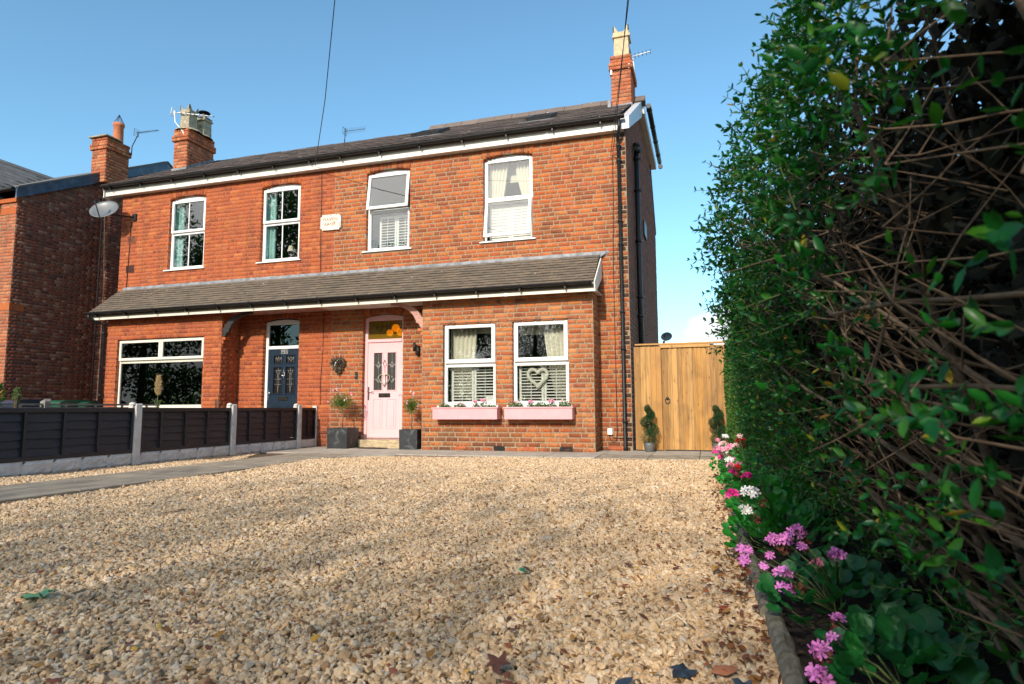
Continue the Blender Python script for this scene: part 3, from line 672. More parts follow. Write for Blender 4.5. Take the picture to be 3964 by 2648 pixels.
# gutters, fascias
def gutter(owner, xa, xb, y, z, r=.056, step=.95, dropx=None):
    b = MB(); n = 10; prof = [(y-r*math.cos(math.pi*k/n), z-r*math.sin(math.pi*k/n)) for k in range(n+1)]
    prof2 = [(y-(r-.006)*math.cos(math.pi*k/n), z-(r-.006)*math.sin(math.pi*k/n)) for k in reversed(range(n+1))]
    P = prof+prof2; N_ = len(P)
    b.add([(xa, p[0], p[1]) for p in P]+[(xb, p[0], p[1]) for p in P], [(i, (i+1) % N_, N_+(i+1) % N_, N_+i) for i in range(N_)], False)
    b.prism([(xa-.005, p[0], p[1]) for p in prof], (.012, 0, 0)); b.prism([(xb-.006, p[0], p[1]) for p in prof], (.012, 0, 0))
    g_ = fixn(b.build('gutter', BLACK, owner)); x = xa+.25
    while x < xb-.05:
        c_ = MB(); pr = [(y-(r+.006)*math.cos(math.pi*k/n), z-(r+.006)*math.sin(math.pi*k/n)) for k in range(n+1)]
        pr = [(pr[0][0], z+.012)]+pr+[(pr[-1][0], z+.012)]; inn = [(y-(r-.002)*math.cos(math.pi*k/n), z-(r-.002)*math.sin(math.pi*k/n)) for k in reversed(range(n+1))]
        Q = pr+inn; c_.prism([(x, p[0], p[1]) for p in Q], (.03, 0, 0)); c_.box(x, x+.03, y+.0, y+r+.012, z-r-.055, z-r+.01)
        fixn(c_.build('gutter_bracket', BLACK, g_)); x += step
    return g_
gutter(HL, -14.23, XP, 11.78, 6.345); gutter(HR, XP, -1.33, 11.78, 6.345)
for own, a, b_ in ((HL, -14.22, XP), (HR, XP, -1.36)):
    b = MB(); b.box(a, b_, 11.90, 11.925, 6.125, 6.37); b.box(a, b_, 11.925, DM+.02, 6.125, 6.14); b.build('fascia', WPAINT, own)
b = MB(); b.box(-14.24, -14.22, 11.85, DM+.3, 6.08, 6.32); b.build('fascia_end', WPAINT, HL)
for x in (-2.9, -6.6, -10.4):
    b = MB(); b.box(x, x+.06, 11.892, 11.9, 6.12, 6.33); b.build('fascia_joint', UPVC, HR if x > XP else HL)
# lean-to roof
LY, LZ, TY, TZ = 11.19, 3.045, 11.97, 3.70
for own, a, b_ in ((HL, -13.64, XP), (HR, XP, -1.875)):
    m_ = MB(); m_.prism([(a, LY+.02, LZ-.045), (b_, LY+.02, LZ-.045), (b_, DM, TZ+.0), (a, DM, TZ+.0)], (0, 0, -.05)); m_.build('lean_to_roof', TILE, own)
    slate_rows(own, a, b_, LY, LZ, TY, TZ, 10, .167, .012, 'concrete_tile', 'roof_tile', 300, jit=.005, lap=1.15, gap=.015)
    n_ = MB(); nn = int((b_-a)/.12); rr = random.Random(3)
    vs = []
    for i in range(nn+1):
        x = a+(b_-a)*i/nn - (.0); j = rr.uniform(-.006, .006)
        vs += [(x, DM-.012, 3.80+j), (x, DM-.02+j*.3, 3.745+j), (x, DM-.14, 3.665+j*.7), (x, DM-.17, 3.635+j)]
    n_.add(vs, [(4*i+k, 4*i+4+k, 4*i+5+k, 4*i+1+k) for i in range(nn) for k in range(3)])
    o = n_.build('lead_flashing', LEAD, own); s_ = o.modifiers.new('s', 'SOLIDIFY'); s_.thickness = .006
b = MB(); b.prism([(-1.875, DM-.005, 3.80), (-1.70, DM-.005, 3.80), (-1.70, DM-.005, 3.765), (-1.80, DM-.012, 3.70), (-1.875, DM-.10, 3.66)], (0, -.008, 0)); fixn(b.build('lead_flashing', LEAD, HR))
gutter(HL, -13.66, XP, 11.13, 3.055, .054, .85); gutter(HR, XP, -1.90, 11.13, 3.055, .054, .85)
for own, a, b_ in ((HL, -13.62, XP), (HR, XP, -1.86)):
    b = MB(); b.box(a, b_, 11.235, 11.26, 2.885, 3.06); b.build('fascia', CREAM, own)
    b = MB(); b.box(a, b_, 11.26, 12.0, 2.93, 2.945); b.build('soffit', WPAINT if own is HR else PINKW, own)
b = MB(); b.prism([(-1.872, 11.20, 3.06), (-1.872, 11.235, 2.885), (-1.872, 11.32, 2.875), (-1.872, DM-.003, 3.28), (-1.872, DM-.003, 3.70)], (.022, 0, 0)); fixn(b.build('bargeboard', WPAINT, HR))
b = MB(); b.box(-3.56, -3.50, 11.228, 11.236, 2.88, 3.04); b.build('fascia_joint', UPVC, HR)
# white box-end verge on the gable
b = MB(); b.prism([(-1.40, 11.88, 6.12), (-1.40, 11.88, 6.36), (-1.40, RY+.02, RZ+.03), (-1.40, RY+.02, RZ-.36)], (.15, 0, 0)); fixn(b.build('bargeboard', mat('white_cladding', (.50, .52, .55), .4, .08, 3, dirt=(.40, .42, .46), dirts=3, dirta=.3), HR))
# rear wing roof edge
b = MB(); b.box(-1.36, -1.20, RY+.05, 18.62, 7.76, 7.93); b.box(-4.5, -1.36, RY+.1, 18.6, 7.80, 7.95); b.build('rear_fascia', WPAINT, HR)
b = MB(); b.tube([(-1.10, RY+.12, 7.97), (-1.10, 18.66, 7.97)], .06, 10); 
for q in range(5): b.tube([(-1.10, RY+.35+q*.95, 7.97), (-1.10, RY+.41+q*.95, 7.97)], .07, 10)
b.build('rear_gutter', BLACK, HR)
b = MB(); b.prism([(-1.33, 18.17, 7.72), (-1.33, 19.62, 6.05), (-4, 19.62, 6.05), (-4, 18.17, 7.72)], (0, .1, .1)); fixn(b.build('hip_roof', SLATE, HR))
# pipes
def pipe(owner, pts, r, m, name, cols=(), segs=10):
    b = MB(); b.tube(pts, r, segs); o = b.build(name, m, owner)
    for c_ in cols:
        k = MB(); k.tube([(c_[0], c_[1], c_[2]-.03), (c_[0], c_[1], c_[2]+.03)], r*1.18, segs); k.box(c_[0]-r*1.5, c_[0]+r*1.5, c_[1], c_[1]+r+.03, c_[2]-.012, c_[2]+.012); k.build('collar', m, o)
    return o
px_ = -1.475
pipe(HR, [(-1.43, 11.80, 6.30), (-1.43, 11.80, 6.12), (-1.475, 11.92, 5.98), (px_, 11.985, 5.9), (px_, 11.985, .10), (px_, 11.94, .03)], .034, BLACK, 'downpipe', [(px_, 11.985, z) for z in (5.85, 5.55, 4.35, 3.9, 2.6, 1.9, .55)])
pipe(HR, [(-1.27, 13.4, 6.42), (-1.27, 13.4, 0)], .055, BLACK, 'soil_pipe', [(-1.27, 13.4, z) for z in (6.40, 6.1, 5.4, 4.3, 3.1, 2.7)])
b = MB(); b.tube([(-1.27, 13.4, 6.25), (-1.27, 13.18, 6.25)], .05, 10); b.tube([(-1.27, 13.4, 6.25), (-1.17, 13.36, 6.25)], .045, 10); b.build('soil_pipe_branch', BLACK, HR)
b = MB(); b.box(-1.34, -1.30, 15.3, 15.9, 4.95, 5.30); b.build('side_window', DARKM, HR)
pipe(HL, [(-13.60, 11.14, 3.01), (-13.60, 11.14, 2.93), (-13.52, 11.30, 2.84), (-13.45, 11.42, 2.80), (-13.45, 11.42, 0)], .036, BLACK, 'downpipe', [(-13.45, 11.42, 2.6), (-13.45, 11.42, 1.15)])

# chimneys
def chimney(owner, x0, x1, y0, y1, z0, z1, mname, limit=0, corb=((.03, .09), (.065, .18), (.03, .30)), mort=MG):
    zc = z1-.36
    b = MB(); b.box(x0+.006, x1-.006, y0+.006, y1-.006, z0, z1-.02); o = b.build('chimney', mort, owner); WL[o.name] = Vector((0, 0, 0))
    rec = []
    def ring(e, za, zb):
        X0, X1, Y0, Y1 = x0-e, x1+e, y0-e, y1+e
        for org, ud, L in (((X0, Y0), (1, 0), X1-X0), ((X1, Y0), (0, 1), Y1-Y0), ((X0, Y1), (0, -1), Y1-Y0)):
            rec.extend(brick_field(org, ud, L, za, zb, bond='g', joint=.011, proud=.003, depth=.09, sl=.235, phase=.06))
    ring(0, z0, zc); ring(.045, zc, zc+.18); ring(.012, zc+.18, z1)
    b = MB(); b.box(x0-.03, x1+.03, y0-.03, y1+.03, zc+.005, zc+.17); b.build('corbel', mort, o)
    emit_bricks(o, rec, mname, limit=limit); return o
cR = chimney(HR, -1.875, -1.425, 14.17, 15.1, 7.45, 8.93, 'brick_chimney', 90)
def pot(owner, x, y, z, w, h, m, crown=True, taper=.92):
    k = w*.7071; s = [(k*.98, 0), (k*.98*taper, h*.62), (k*1.1, h*.64), (k*1.1, h*.70), (k*1.0, h*.71), (k*1.0, h*.80), (k*.85, h*.80), (k*.8, h*.5)]
    b = MB(); b.lathe(s, (x, y, z), 4, False, sq=True)
    if crown:
        q = w*.5
        for sx in (-1, 1):
            for sy in (-1, 1):
                for a, c_ in (((0, 0), (1, 0)), ((0, 0), (0, 1))):
                    px, py = x+sx*q, y+sy*q
                    pts = [(px, py, z+h*.80), (px-sx*q*.62*c_[0], py-sy*q*.62*c_[1], z+h*.80), (px-sx*q*.45*c_[0], py-sy*q*.45*c_[1], z+h*.88), (px-sx*q*.2*c_[0], py-sy*q*.2*c_[1], z+h*.97), (px, py, z+h)]
                    b.prism(pts, (-sx*.02*c_[1], -sy*.02*c_[0], 0))
    return fixn(b.build('chimney_pot', m, owner))
pot(cR, -1.64, 14.45, 8.92, .36, .80, POTC)
pot(cR, -1.64, 14.86, 8.92, .30, .62, mat('dark_pot', (.05, .045, .04), .8, .2, 10), False)
b = MB(); b.prism([(-1.93, 14.12, 7.60), (-1.40, 14.12, 7.62), (-1.40, 14.10, 7.72), (-1.88, 14.16, 7.72)], (0, .03, .0)); b.box(-1.95, -1.88, 14.05, 14.18, 7.52, 7.82); fixn(b.build('lead_flashing', LEAD, cR))
b = MB()
for xx_, zz_ in ((-1.865, 8.52), (-1.455, 8.62)): b.box(xx_-.02, xx_+.02, 14.13, 14.17, zz_-.05, zz_+.05)
b.build('cable_clip', UPVC, cR)
cL = chimney(HL, -13.64, -13.2, 13.35, 14.32, 6.95, 8.42, 'brick_chimney', 90)
b = MB(); b.lathe([(.36, 0), (.33, .05), (.2, .10), (0, .12)], (-13.42, 13.62, 8.39), 12); b.lathe([(.36, 0), (.30, .06), (.2, .10), (0, .12)], (-13.42, 14.0, 8.39), 12); b.build('mortar_flaunching', POTG, cL)
pot(cL, -13.42, 13.60, 8.46, .31, .68, POTG)
pot(cL, -13.36, 14.08, 8.46, .30, .68, POTG, False)
b = MB(); b.lathe([(.16, 0), (.15, .02), (0, .05)], (-13.36, 14.08, 9.17), 16); b.lathe([(.08, -.12), (.08, 0)], (-13.36, 14.08, 9.13), 10); b.lathe([(.17, -.16), (.15, -.12), (.05, -.12)], (-13.36, 14.08, 9.13), 14); b.build('cowl', BLACK, cL)
b = MB()
for i in range(7):
    y0_ = 13.33+i*.14; b.prism([(-13.19, y0_, 7.20+i*.079-.03), (-13.19, y0_+.15, 7.20+i*.079+.05), (-13.19, y0_+.15, 7.20+(i+1)*.079+.14), (-13.19, y0_, 7.20+i*.079+.13)], (.012, 0, 0))
b.prism([(-13.70, 13.33, 7.20), (-13.16, 13.33, 7.20), (-13.16, 13.20, 7.12), (-13.70, 13.20, 7.12)], (0, 0, .02)); b.box(-13.67, -13.17, 13.325, 13.345, 7.15, 7.30)
fixn(b.build('lead_flashing', LEAD, cL))
# skylights
for own, x0, x1, s0, s1 in ((HR, -6.45, -5.75, 1.55, 2.35), (HR, -3.62, -3.05, 1.45, 2.2)):
    b = MB(); d = Vector((0, RY-EY, RZ-EZ)).normalized(); n_ = Vector((0, -d.z, d.y)); O = Vector((0, EY, EZ))
    def sq(a, c_, e, f, h0, h1):
        b.prism([Vector((a, 0, 0))+O+d*e+n_*h0, Vector((c_, 0, 0))+O+d*e+n_*h0, Vector((c_, 0, 0))+O+d*f+n_*h0, Vector((a, 0, 0))+O+d*f+n_*h0], n_*(h1-h0))
    sq(x0, x1, s0, s0+.09, .02, .11); sq(x0, x1, s1-.09, s1, .02, .11); sq(x0, x0+.08, s0+.09, s1-.09, .02, .11); sq(x1-.08, x1, s0+.09, s1-.09, .02, .11)
    w = fixn(b.build('skylight', DARKM, own)); b = MB(); sq(x0+.08, x1-.08, s0+.09, s1-.09, .05, .075); b.build('pane', GLASSD, w)
    b = MB(); sq(x0-.15, x1+.1, s0-.16, s0-.005, .018, .028); b.build('skylight_flashing', LEAD, own)

# ---------------- windows
def frame_box(b, x0, x1, z0, z1, y0, y1, w, bev=.006):
    b.box(x0, x0+w, y0, y1, z0, z1, bev); b.box(x1-w, x1, y0, y1, z0, z1, bev); b.box(x0+w+.0005, x1-w-.0005, y0+.001, y1-.001, z1-w, z1-.0005, bev); b.box(x0+w+.0005, x1-w-.0005, y0+.001, y1-.001, z0+.0005, z0+w, bev)
def sash(win, x0, x1, z0, z1, y, m, w=.055, bar=False, open_=None, th=.05, glass=None, name='sash'):
    """casement or fixed light, optional hinge opening (top hung, radians)."""
    if open_:
        piv = Vector((0, y, z1)); Rm = Matrix.Rotation(open_, 4, 'X'); b = MB(); frame_box(b, x0, x1, z0-z1, 0, -th, 0, w)
        b.v = [tuple(Rm@Vector(v)+piv) for v in b.v]; s = b.build(name, m, win)
        p = MB(); p.box(x0+w-.002, x1-w+.002, -th*.55, -th*.45, z0-z1+w-.002, -w+.002); p.v = [tuple(Rm@Vector(v)+piv) for v in p.v]; p.build('pane', glass or GLASS, s) if False else None
        o = p.build('pane', glass or GLASS, win); return s
    b = MB(); frame_box(b, x0, x1, z0, z1, y-th, y, w); s = b.build(name, m, win)
    if bar:
        k = MB(); c_ = (x0+x1)/2; k.box(c_-.011, c_+.011, y-th*.6, y-th*.2, z0+w, z1-w); k.build('glazing_bar', m, win)
    p = MB(); p.box(x0+w-.002, x1-w+.002, y-th*.42, y-th*.32, z0+w-.002, z1-w+.002); p.build('pane', glass or GLASS, win)
    return s
def window(owner, o, y, m, split=None, arch=.0, sill=.14, rec=.085, name='window'):
    x0, x1, z0, z1 = o; yf = y+rec
    b = MB(); frame_box(b, x0, x1, z0, z1, yf, yf+.06, .045, .004)
    if split: b.box(x0+.046, x1-.046, yf+.001, yf+.059, split-.028, split+.028, .004)
    if arch:
        n = 12; top = [(x0+(x1-x0)*i/n, yf+.002, z1+arch*(1-(2*i/n-1)**2)) for i in range(n+1)]
        b.prism([(x1, yf+.002, z1-.001), (x0, yf+.002, z1-.001)]+top[1:-1], (0, .05, 0))
    w = b.build(name, m, owner); fixn(w)
    if sill:
        b = MB(); b.prism([(x0-.07, y-.045, z0-.028), (x0-.07, y-.045, z0-.004), (x0-.07, yf+.03, z0+.02), (x0-.07, yf+.03, z0-.028)], (x1-x0+.13, 0, 0)); fixn(b.build('sill', m, w))
    return w
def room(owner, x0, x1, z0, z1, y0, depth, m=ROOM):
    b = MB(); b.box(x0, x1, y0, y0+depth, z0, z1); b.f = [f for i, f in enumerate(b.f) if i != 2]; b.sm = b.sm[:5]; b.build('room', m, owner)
for i, o in enumerate(UW):
    own = HL if i < 2 else HR; yf = DM+.085
    sp = o[2]+(o[3]-o[2])*.525 if i < 2 else (5.085 if i == 2 else 5.06)
    w = window(own, o, DM, UPVC, sp, .07)
    x0, x1 = o[0]+.03, o[1]-.03
    if i < 2:
        sash(w, x0, x1, sp+.0, o[3]-.03, yf-.002, UPVC, .06, True); sash(w, x0+.02, x1-.02, o[2]+.04, sp-.02, yf+.035, UPVC, .035, True)
    elif i == 2:
        sash(w, x0, x1, sp+.0, o[3]-.02, yf-.004, UPVC, .065, False, open_=-.13); sash(w, x0+.02, x1-.02, o[2]+.04, sp-.02, yf+.035, UPVC, .035)
    else:
        sash(w, x0+.02, x1-.02, sp+.02, o[3]-.03, yf+.035, UPVC, .03); sash(w, x0-.0, x1, o[2]+.06, sp+.0, yf-.004, UPVC, .065, False, open_=-.16)
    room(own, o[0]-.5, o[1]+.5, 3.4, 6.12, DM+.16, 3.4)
for i, o in enumerate((BW5, BW6)):
    yf = DB+.085; sp = 1.69
    w = window(HR, o, DB, UPVC, sp-.03, 0, sill=0)
    sash(w, o[0]+.025, o[1]-.02, sp-.015, o[3]-.02, yf-.002, UPVC, .075); sash(w, o[0]+.04, o[1]-.04, o[2]+.04, sp-.06, yf+.035, UPVC, .03)
    b = MB(); b.box(o[0]-.10, o[1]+.06, DB-.04, yf+.02, o[2]-.03, o[2]-.003); b.build('sill', UPVC, w)
    b = MB(); b.box(o[0]-.06, o[1]+.06, DB-.009, DB+.1, o[3]+.002, o[3]+.012); b.build('lintel', DARKM, HR)
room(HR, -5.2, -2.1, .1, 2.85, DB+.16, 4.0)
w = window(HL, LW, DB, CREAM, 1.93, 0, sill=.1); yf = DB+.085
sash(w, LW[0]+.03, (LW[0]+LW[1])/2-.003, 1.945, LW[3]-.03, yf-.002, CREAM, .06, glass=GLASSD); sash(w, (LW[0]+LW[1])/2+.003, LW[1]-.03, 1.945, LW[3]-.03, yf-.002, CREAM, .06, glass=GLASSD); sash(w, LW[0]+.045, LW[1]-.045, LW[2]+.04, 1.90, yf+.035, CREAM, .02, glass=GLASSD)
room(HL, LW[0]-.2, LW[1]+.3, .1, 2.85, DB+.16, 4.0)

# curtains: pleated sheets
def curtain(label, cat, pts_top, pts_bot, z1, z0, y, m, folds=7, amp=.03, group=None, name='curtain'):
    n = folds*6; rows = 8; vs = []
    for j in range(rows+1):
        t = j/rows; tt = t**1.6
        for i in range(n+1):
            s = i/n; xa = pts_top[0]+(pts_top[1]-pts_top[0])*s; xb = pts_bot[0]+(pts_bot[1]-pts_bot[0])*s
            x = xa+(xb-xa)*tt; vs.append((x, y+amp*math.sin(s*folds*2*math.pi+.4*math.sin(t*3)), z1+(z0-z1)*t))
    b = MB(); b.add(vs, [(j*(n+1)+i, j*(n+1)+i+1, (j+1)*(n+1)+i+1, (j+1)*(n+1)+i) for j in range(rows) for i in range(n)], True)
    o = b.build(name, m); s_ = o.modifiers.new('s', 'SOLIDIFY'); s_.thickness = .004; return tag(o, label, cat, group)
curtain('tied-back cream curtain at left side of the left ground floor window', 'curtain', (-4.86, -4.30), (-4.86, -4.42), 2.42, 1.0, DB+.30, CURT, 6, .03, 'cream curtains in the bay windows')
curtain('tied-back cream curtain at right side of the window with white heart', 'curtain', (-2.95, -2.38), (-2.72, -2.38), 2.42, .95, DB+.30, CURT, 6, .03, 'cream curtains in the bay windows')
curtain('cream curtain drawn to left side of upper window nearest the downpipe', 'curtain', (-4.32, -3.80), (-4.32, -3.93), 5.95, 4.98, DM+.26, CURT, 7, .03, 'bedroom curtains')
curtain('cream curtain drawn to right side of upper window nearest the downpipe', 'curtain', (-3.66, -3.22), (-3.45, -3.22), 5.95, 4.98, DM+.26, CURT, 6, .03, 'bedroom curtains')
curtain('pale teal curtain inside leftmost upper window', 'curtain', (-12.50, -12.06), (-12.50, -12.06), 5.95, 4.1, DM+.20, CURTB, 4, .03, 'teal curtains')
curtain('pale teal curtain inside upper window left of the name plaque', 'curtain', (-9.84, -9.42), (-9.84, -9.42), 5.95, 4.1, DM+.20, CURTB, 4, .03, 'teal curtains')
b = MB(); b.box(-4.3, -3.2, DM+.42, DM+.425, 5.52, 5.95); tag(b.build('roller_blind', CURT), 'pale roller blind half lowered in the upper right window', 'blind')
b = MB(); b.box(-4.9, -3.85, DB+.42, DB+.425, 2.28, 2.44); tag(b.build('roller_blind', CURT), 'rolled-up cream blind behind tied-back curtain of left ground floor window', 'blind')
b = MB(); b.box(-3.45, -2.45, DB+.42, DB+.425, 2.22, 2.44); tag(b.build('roller_blind', CURT), 'rolled-up cream blind in window with the white heart', 'blind')
# louvred shutters
def shutters(label, x0, x1, z0, z1, y, n=2, slats=11, cl=0):
    t = thing('window_shutter', label, 'shutter', ((x0+x1)/2, y, z0), 'half-height white louvred shutters'); w = (x1-x0)/n
    for i in range(n):
        a, c_ = x0+i*w+.004, x0+(i+1)*w-.004
        b = MB(); frame_box(b, a, c_, z0, z1, y, y+.028, .045, .003); b.build('frame', SHUT, t)
        for k in range(slats):
            z = z0+.06+(z1-z0-.12)*(k+.5)/slats; s = MB(); h = .026
            s.prism([(a+.045, y-.010+cl*.012, z-.013-cl*.022), (a+.045, y-.010, z+.001-cl*.02), (a+.045, y+.038-cl*.028, z+.012+cl*.02), (a+.045, y+.038-cl*.026, z+.002+cl*.02)], (c_-a-.09, 0, 0)); fixn(s.build('slat', SHUT, t))
        s = MB(); s.box((a+c_)/2-.005, (a+c_)/2+.005, y-.018, y-.010, z0+.05, z1-.05); s.build('tilt_rod', SHUT, t)
    return t
shutters('white louvred shutters in ground floor window beside the pink door', -4.80, -3.86, .90, 1.64, DB+.20)
shutters('white louvred shutters behind the white wicker heart', -3.42, -2.44, .90, 1.64, DB+.20)
shutters('white louvred shutters in upper window with tilted top sash', -6.80, -5.96, 4.22, 5.02, DM+.30)
shutters('white louvred shutters behind the open lower sash of the right upper window', -4.20, -3.27, 4.24, 5.04, DM+.20, cl=1)  # slats shut: the white reflection on this sash is put into the shutter
# white wicker heart on shutters
def heart_pts(cx, cz, s, n=28):
    P = []
    for i in range(n):
        t = 2*math.pi*i/n; x = 16*math.sin(t)**3; z = 13*math.cos(t)-5*math.cos(2*t)-2*math.cos(3*t)-math.cos(4*t)
        P.append((cx+x*s/16, cz+z*s/16))
    return P
def ring_tube(P, y, r, m, name, jit=0, n=8):
    b = MB(); P = P+[P[0]]
    b.tube([(p[0], y+random.uniform(-jit, jit), p[1]) for p in P], [r*(1+random.uniform(-.12, .12)) for _ in P], n, False); return b.build(name, m)
h = ring_tube(heart_pts(-3.035, 1.385, .19), DB+.145, .034, HEARTM, 'heart_ornament'); tag(h, 'white wicker heart hanging against the right ground floor shutters', 'heart')
strands = MB()
P = heart_pts(-3.035, 1.385, .19, 60)
for i in range(len(P)*2):
    p = P[i % len(P)]; q = P[(i+2) % len(P)]; an = random.random()*6.28
    strands.tube([(p[0]+.036*math.cos(an), DB+.145+.036*math.sin(an), p[1]+.02*math.sin(an*2)), (q[0]+.036*math.cos(an+1.5), DB+.145+.036*math.sin(an+1.5), q[1])], .004, 4)
strands.build('wicker_strands', HEARTM, h, kind='stuff')
b = MB(); b.box(-4.06, -3.90, DB+.125, DB+.13, .93, 1.05, 0); tag(b.build('window_card', UPVC), 'small white card standing in the left ground floor window', 'card')
b = MB(); b.lathe([(.17, 0), (.17, .13), (0, .14)], (-3.05, DB+1.6, 1.95), 20); tag(b.build('ceiling_lampshade', DARKM), 'dark drum lampshade hanging inside window with the heart', 'lampshade')
# lamp on bedroom sill, hat, green dish
t = thing('table_lamp', 'small table lamp with cream shade inside upper window left of plaque', 'lamp', (-9.22, DM+.5, 4.2))
b = MB(); b.lathe([(.05, 0), (.02, .03), (.012, .25), (.012, .3)], (-9.22, DM+.5, 4.2), 10); b.build('base', DARKM, t); b = MB(); b.lathe([(.09, .28), (.05, .42)], (-9.22, DM+.5, 4.2), 14); b.build('lamp_shade', CURT, t)
t = thing('straw_hat', 'pale brimmed hat leaning in the corner of the wide window', 'hat', (-10.87, DB+.19, .93))
b = MB(); b.lathe([(.0, .10), (.075, .095), (.088, .0), (.16, -.005), (.165, .0), (.09, .008)], (0, 0, 0), 24); M_ = Matrix.Translation((-10.88, DB+.22, 1.08))@Matrix.Rotation(R(35), 4, 'Y')@Matrix.Rotation(R(62), 4, 'X'); b.v = [tuple(M_@Vector(v)) for v in b.v]; b.build('crown_and_brim', mat('pale_felt', (.5, .48, .42), .9, .1, 30), t)
b = MB(); b.lathe([(.091, .03), (.0915, .0)], (0, 0, 0), 24); b.v = [tuple(M_@Vector(v)) for v in b.v]; b.build('hat_band', DARKM, t)
t = thing('lidded_dish', 'small green lidded dish on the sill of the wide window', 'dish', (-11.5, DB+.2, .90)); b = MB(); b.lathe([(.05, 0), (.07, .03), (.07, .05), (.02, .075), (0, .078)], (-11.5, DB+.2, .90), 14); b.build('bowl', mat('green_glaze', (.02, .15, .08), .2), t); b = MB(); b.lathe([(.012, .075), (.015, .09), (0, .095)], (-11.5, DB+.2, .90), 8); b.build('knob', MATS['green_glaze'], t)

# ---------------- doors
def door_frame(owner, o, y, m, zt, arch=.06):
    b = MB(); x0, x1, z0, z1 = o; yf = y+.095
    b.box(x0, x0+.07, yf, yf+.07, z0, z1, .005); b.box(x1-.07, x1, yf, yf+.07, z0, z1, .005); b.box(x0+.0705, x1-.0705, yf+.001, yf+.069, z1-.06, z1-.001, .005); b.box(x0+.0705, x1-.0705, yf-.012, yf+.068, zt, zt+.07, .006); b.box(x0+.0705, x1-.0705, yf-.008, yf+.068, z0, z0+.045, .005)
    if arch:
        n = 10; b.prism([(x1, yf+.002, z1-.0015), (x0, yf+.002, z1-.0015)]+[(x0+(x1-x0)*i/n, yf+.002, z1+arch*(1-(2*i/n-1)**2)) for i in range(1, n)], (0, .05, 0))
    return fixn(b.build('door_frame', m, owner))
def panel(b, x0, x1, z0, z1, y, d=.012):   # raised moulding ring
    for a in ((x0-.02, x0, z0-.02, z1+.02), (x1, x1+.02, z0-.02, z1+.02), (x0, x1, z0-.02, z0), (x0, x1, z1, z1+.02)): b.box(a[0], a[1], y-d, y+.002, a[2], a[3], .004)
# pink door
df = door_frame(HR, PINKD, DM, PINK, 2.215); yd = DM+.112; X0, X1, Z0, Z1 = PINKD[0]+.072, PINKD[1]-.072, .218, 2.212
door = thing('x', None, None); bpy.data.objects.remove(door)
b = MB(); gl1 = (X0+.145, X0+.335, 1.20, 1.99); gl2 = (X1-.335, X1-.145, 1.20, 1.99)
xs_ = [X0, gl1[0], gl1[1], gl2[0], gl2[1], X1]
for a_, c_, full in ((X0, gl1[0], 1), (gl1[0], gl1[1], 0), (gl1[1], gl2[0], 1), (gl2[0], gl2[1], 0), (gl2[1], X1, 1)):
    if full: b.box(a_, c_, yd, yd+.04, Z0, Z1)
    else: b.box(a_, c_, yd, yd+.04, Z0, 1.20); b.box(a_, c_, yd, yd+.04, 1.99, Z1)
for gq in (gl1, gl2): panel(b, gq[0], gq[1], gq[2], gq[3], yd)
for gq in (gl1, gl2): panel(b, gq[0], gq[1], .42, 1.0, yd, .008); b.box(gq[0]+.03, gq[1]-.03, yd-.008, yd+.001, .45, .97, .006)
D1 = b.build('front_door', PINK, HR); tag(D1, 'pale pink panelled front door')
for gq in (gl1, gl2):
    p = MB(); p.box(gq[0], gq[1], yd+.018, yd+.022, gq[2], gq[3]); p.build('glass_panel', mat('textured_dark_glass', (.045, .045, .042), .25, .35, 220, .5, .003), D1)
    s = MB(); cx = (gq[0]+gq[1])/2
    for cz in (1.74, 1.43):
        q = [(cx, cz+.065), (cx+.032, cz), (cx, cz-.065), (cx-.032, cz)]
        for k in range(4): a_, c_ = q[k], q[(k+1) % 4]; s.tube([(a_[0], yd+.016, a_[1]), (c_[0], yd+.016, c_[1])], .0028, 4)
        for k in (1, -1): s.tube([(gq[0] if k < 0 else gq[1], yd+.016, cz), (cx+k*.045, yd+.016, cz)], .0045, 4); s.tube([(cx+k*.045, yd+.016, cz), (cx+k*.012, yd+.016, cz-k*.0+(.075 if k < 0 else -.075)*(-1 if k < 0 else 1)*(1 if k > 0 else 1))], .0045, 4)
    s.tube([(cx, yd+.016, gq[2]), (cx, yd+.016, gq[3])], .002, 4); s.build('leading', mat('lead_came', (.62, .62, .60), .35, .1, 10, metal=.5), D1)
cxd = (X0+X1)/2
b = MB(); b.box(cxd-.135, cxd+.135, yd-.012, yd, 1.045, 1.135, .004); b.box(cxd-.12, cxd+.12, yd-.018, yd-.012, 1.06, 1.12, .003); b.build('letterbox', mat('dark_chrome', (.12, .10, .09), .2, .3, 8, metal=.9), D1)
b = MB(); b.box(X0+.012, X0+.042, yd-.012, yd, .99, 1.27, .004); b.build('handle_plate', DARKM, D1); b = MB(); b.tube([(X0+.027, yd-.02, 1.18), (X0+.03, yd-.055, 1.18), (X0+.15, yd-.055, 1.165)], .010, 8); b.build('handle', CHROME, D1)
b = MB(); b.box(cxd-.015, cxd+.015, yd-.02, yd, 1.80, 1.84, .004); b.tube([(cxd-.025, yd-.022, 1.79), (cxd-.032, yd-.03, 1.73), (cxd, yd-.035, 1.69), (cxd+.032, yd-.03, 1.73), (cxd+.025, yd-.022, 1.79)], .008, 6); b.build('knocker', CHROME, D1)
b = MB(); b.box(PINKD[0]+.07, PINKD[1]-.07, yd-.03, yd+.0, .185, .205); b.build('threshold', CHROME, df)
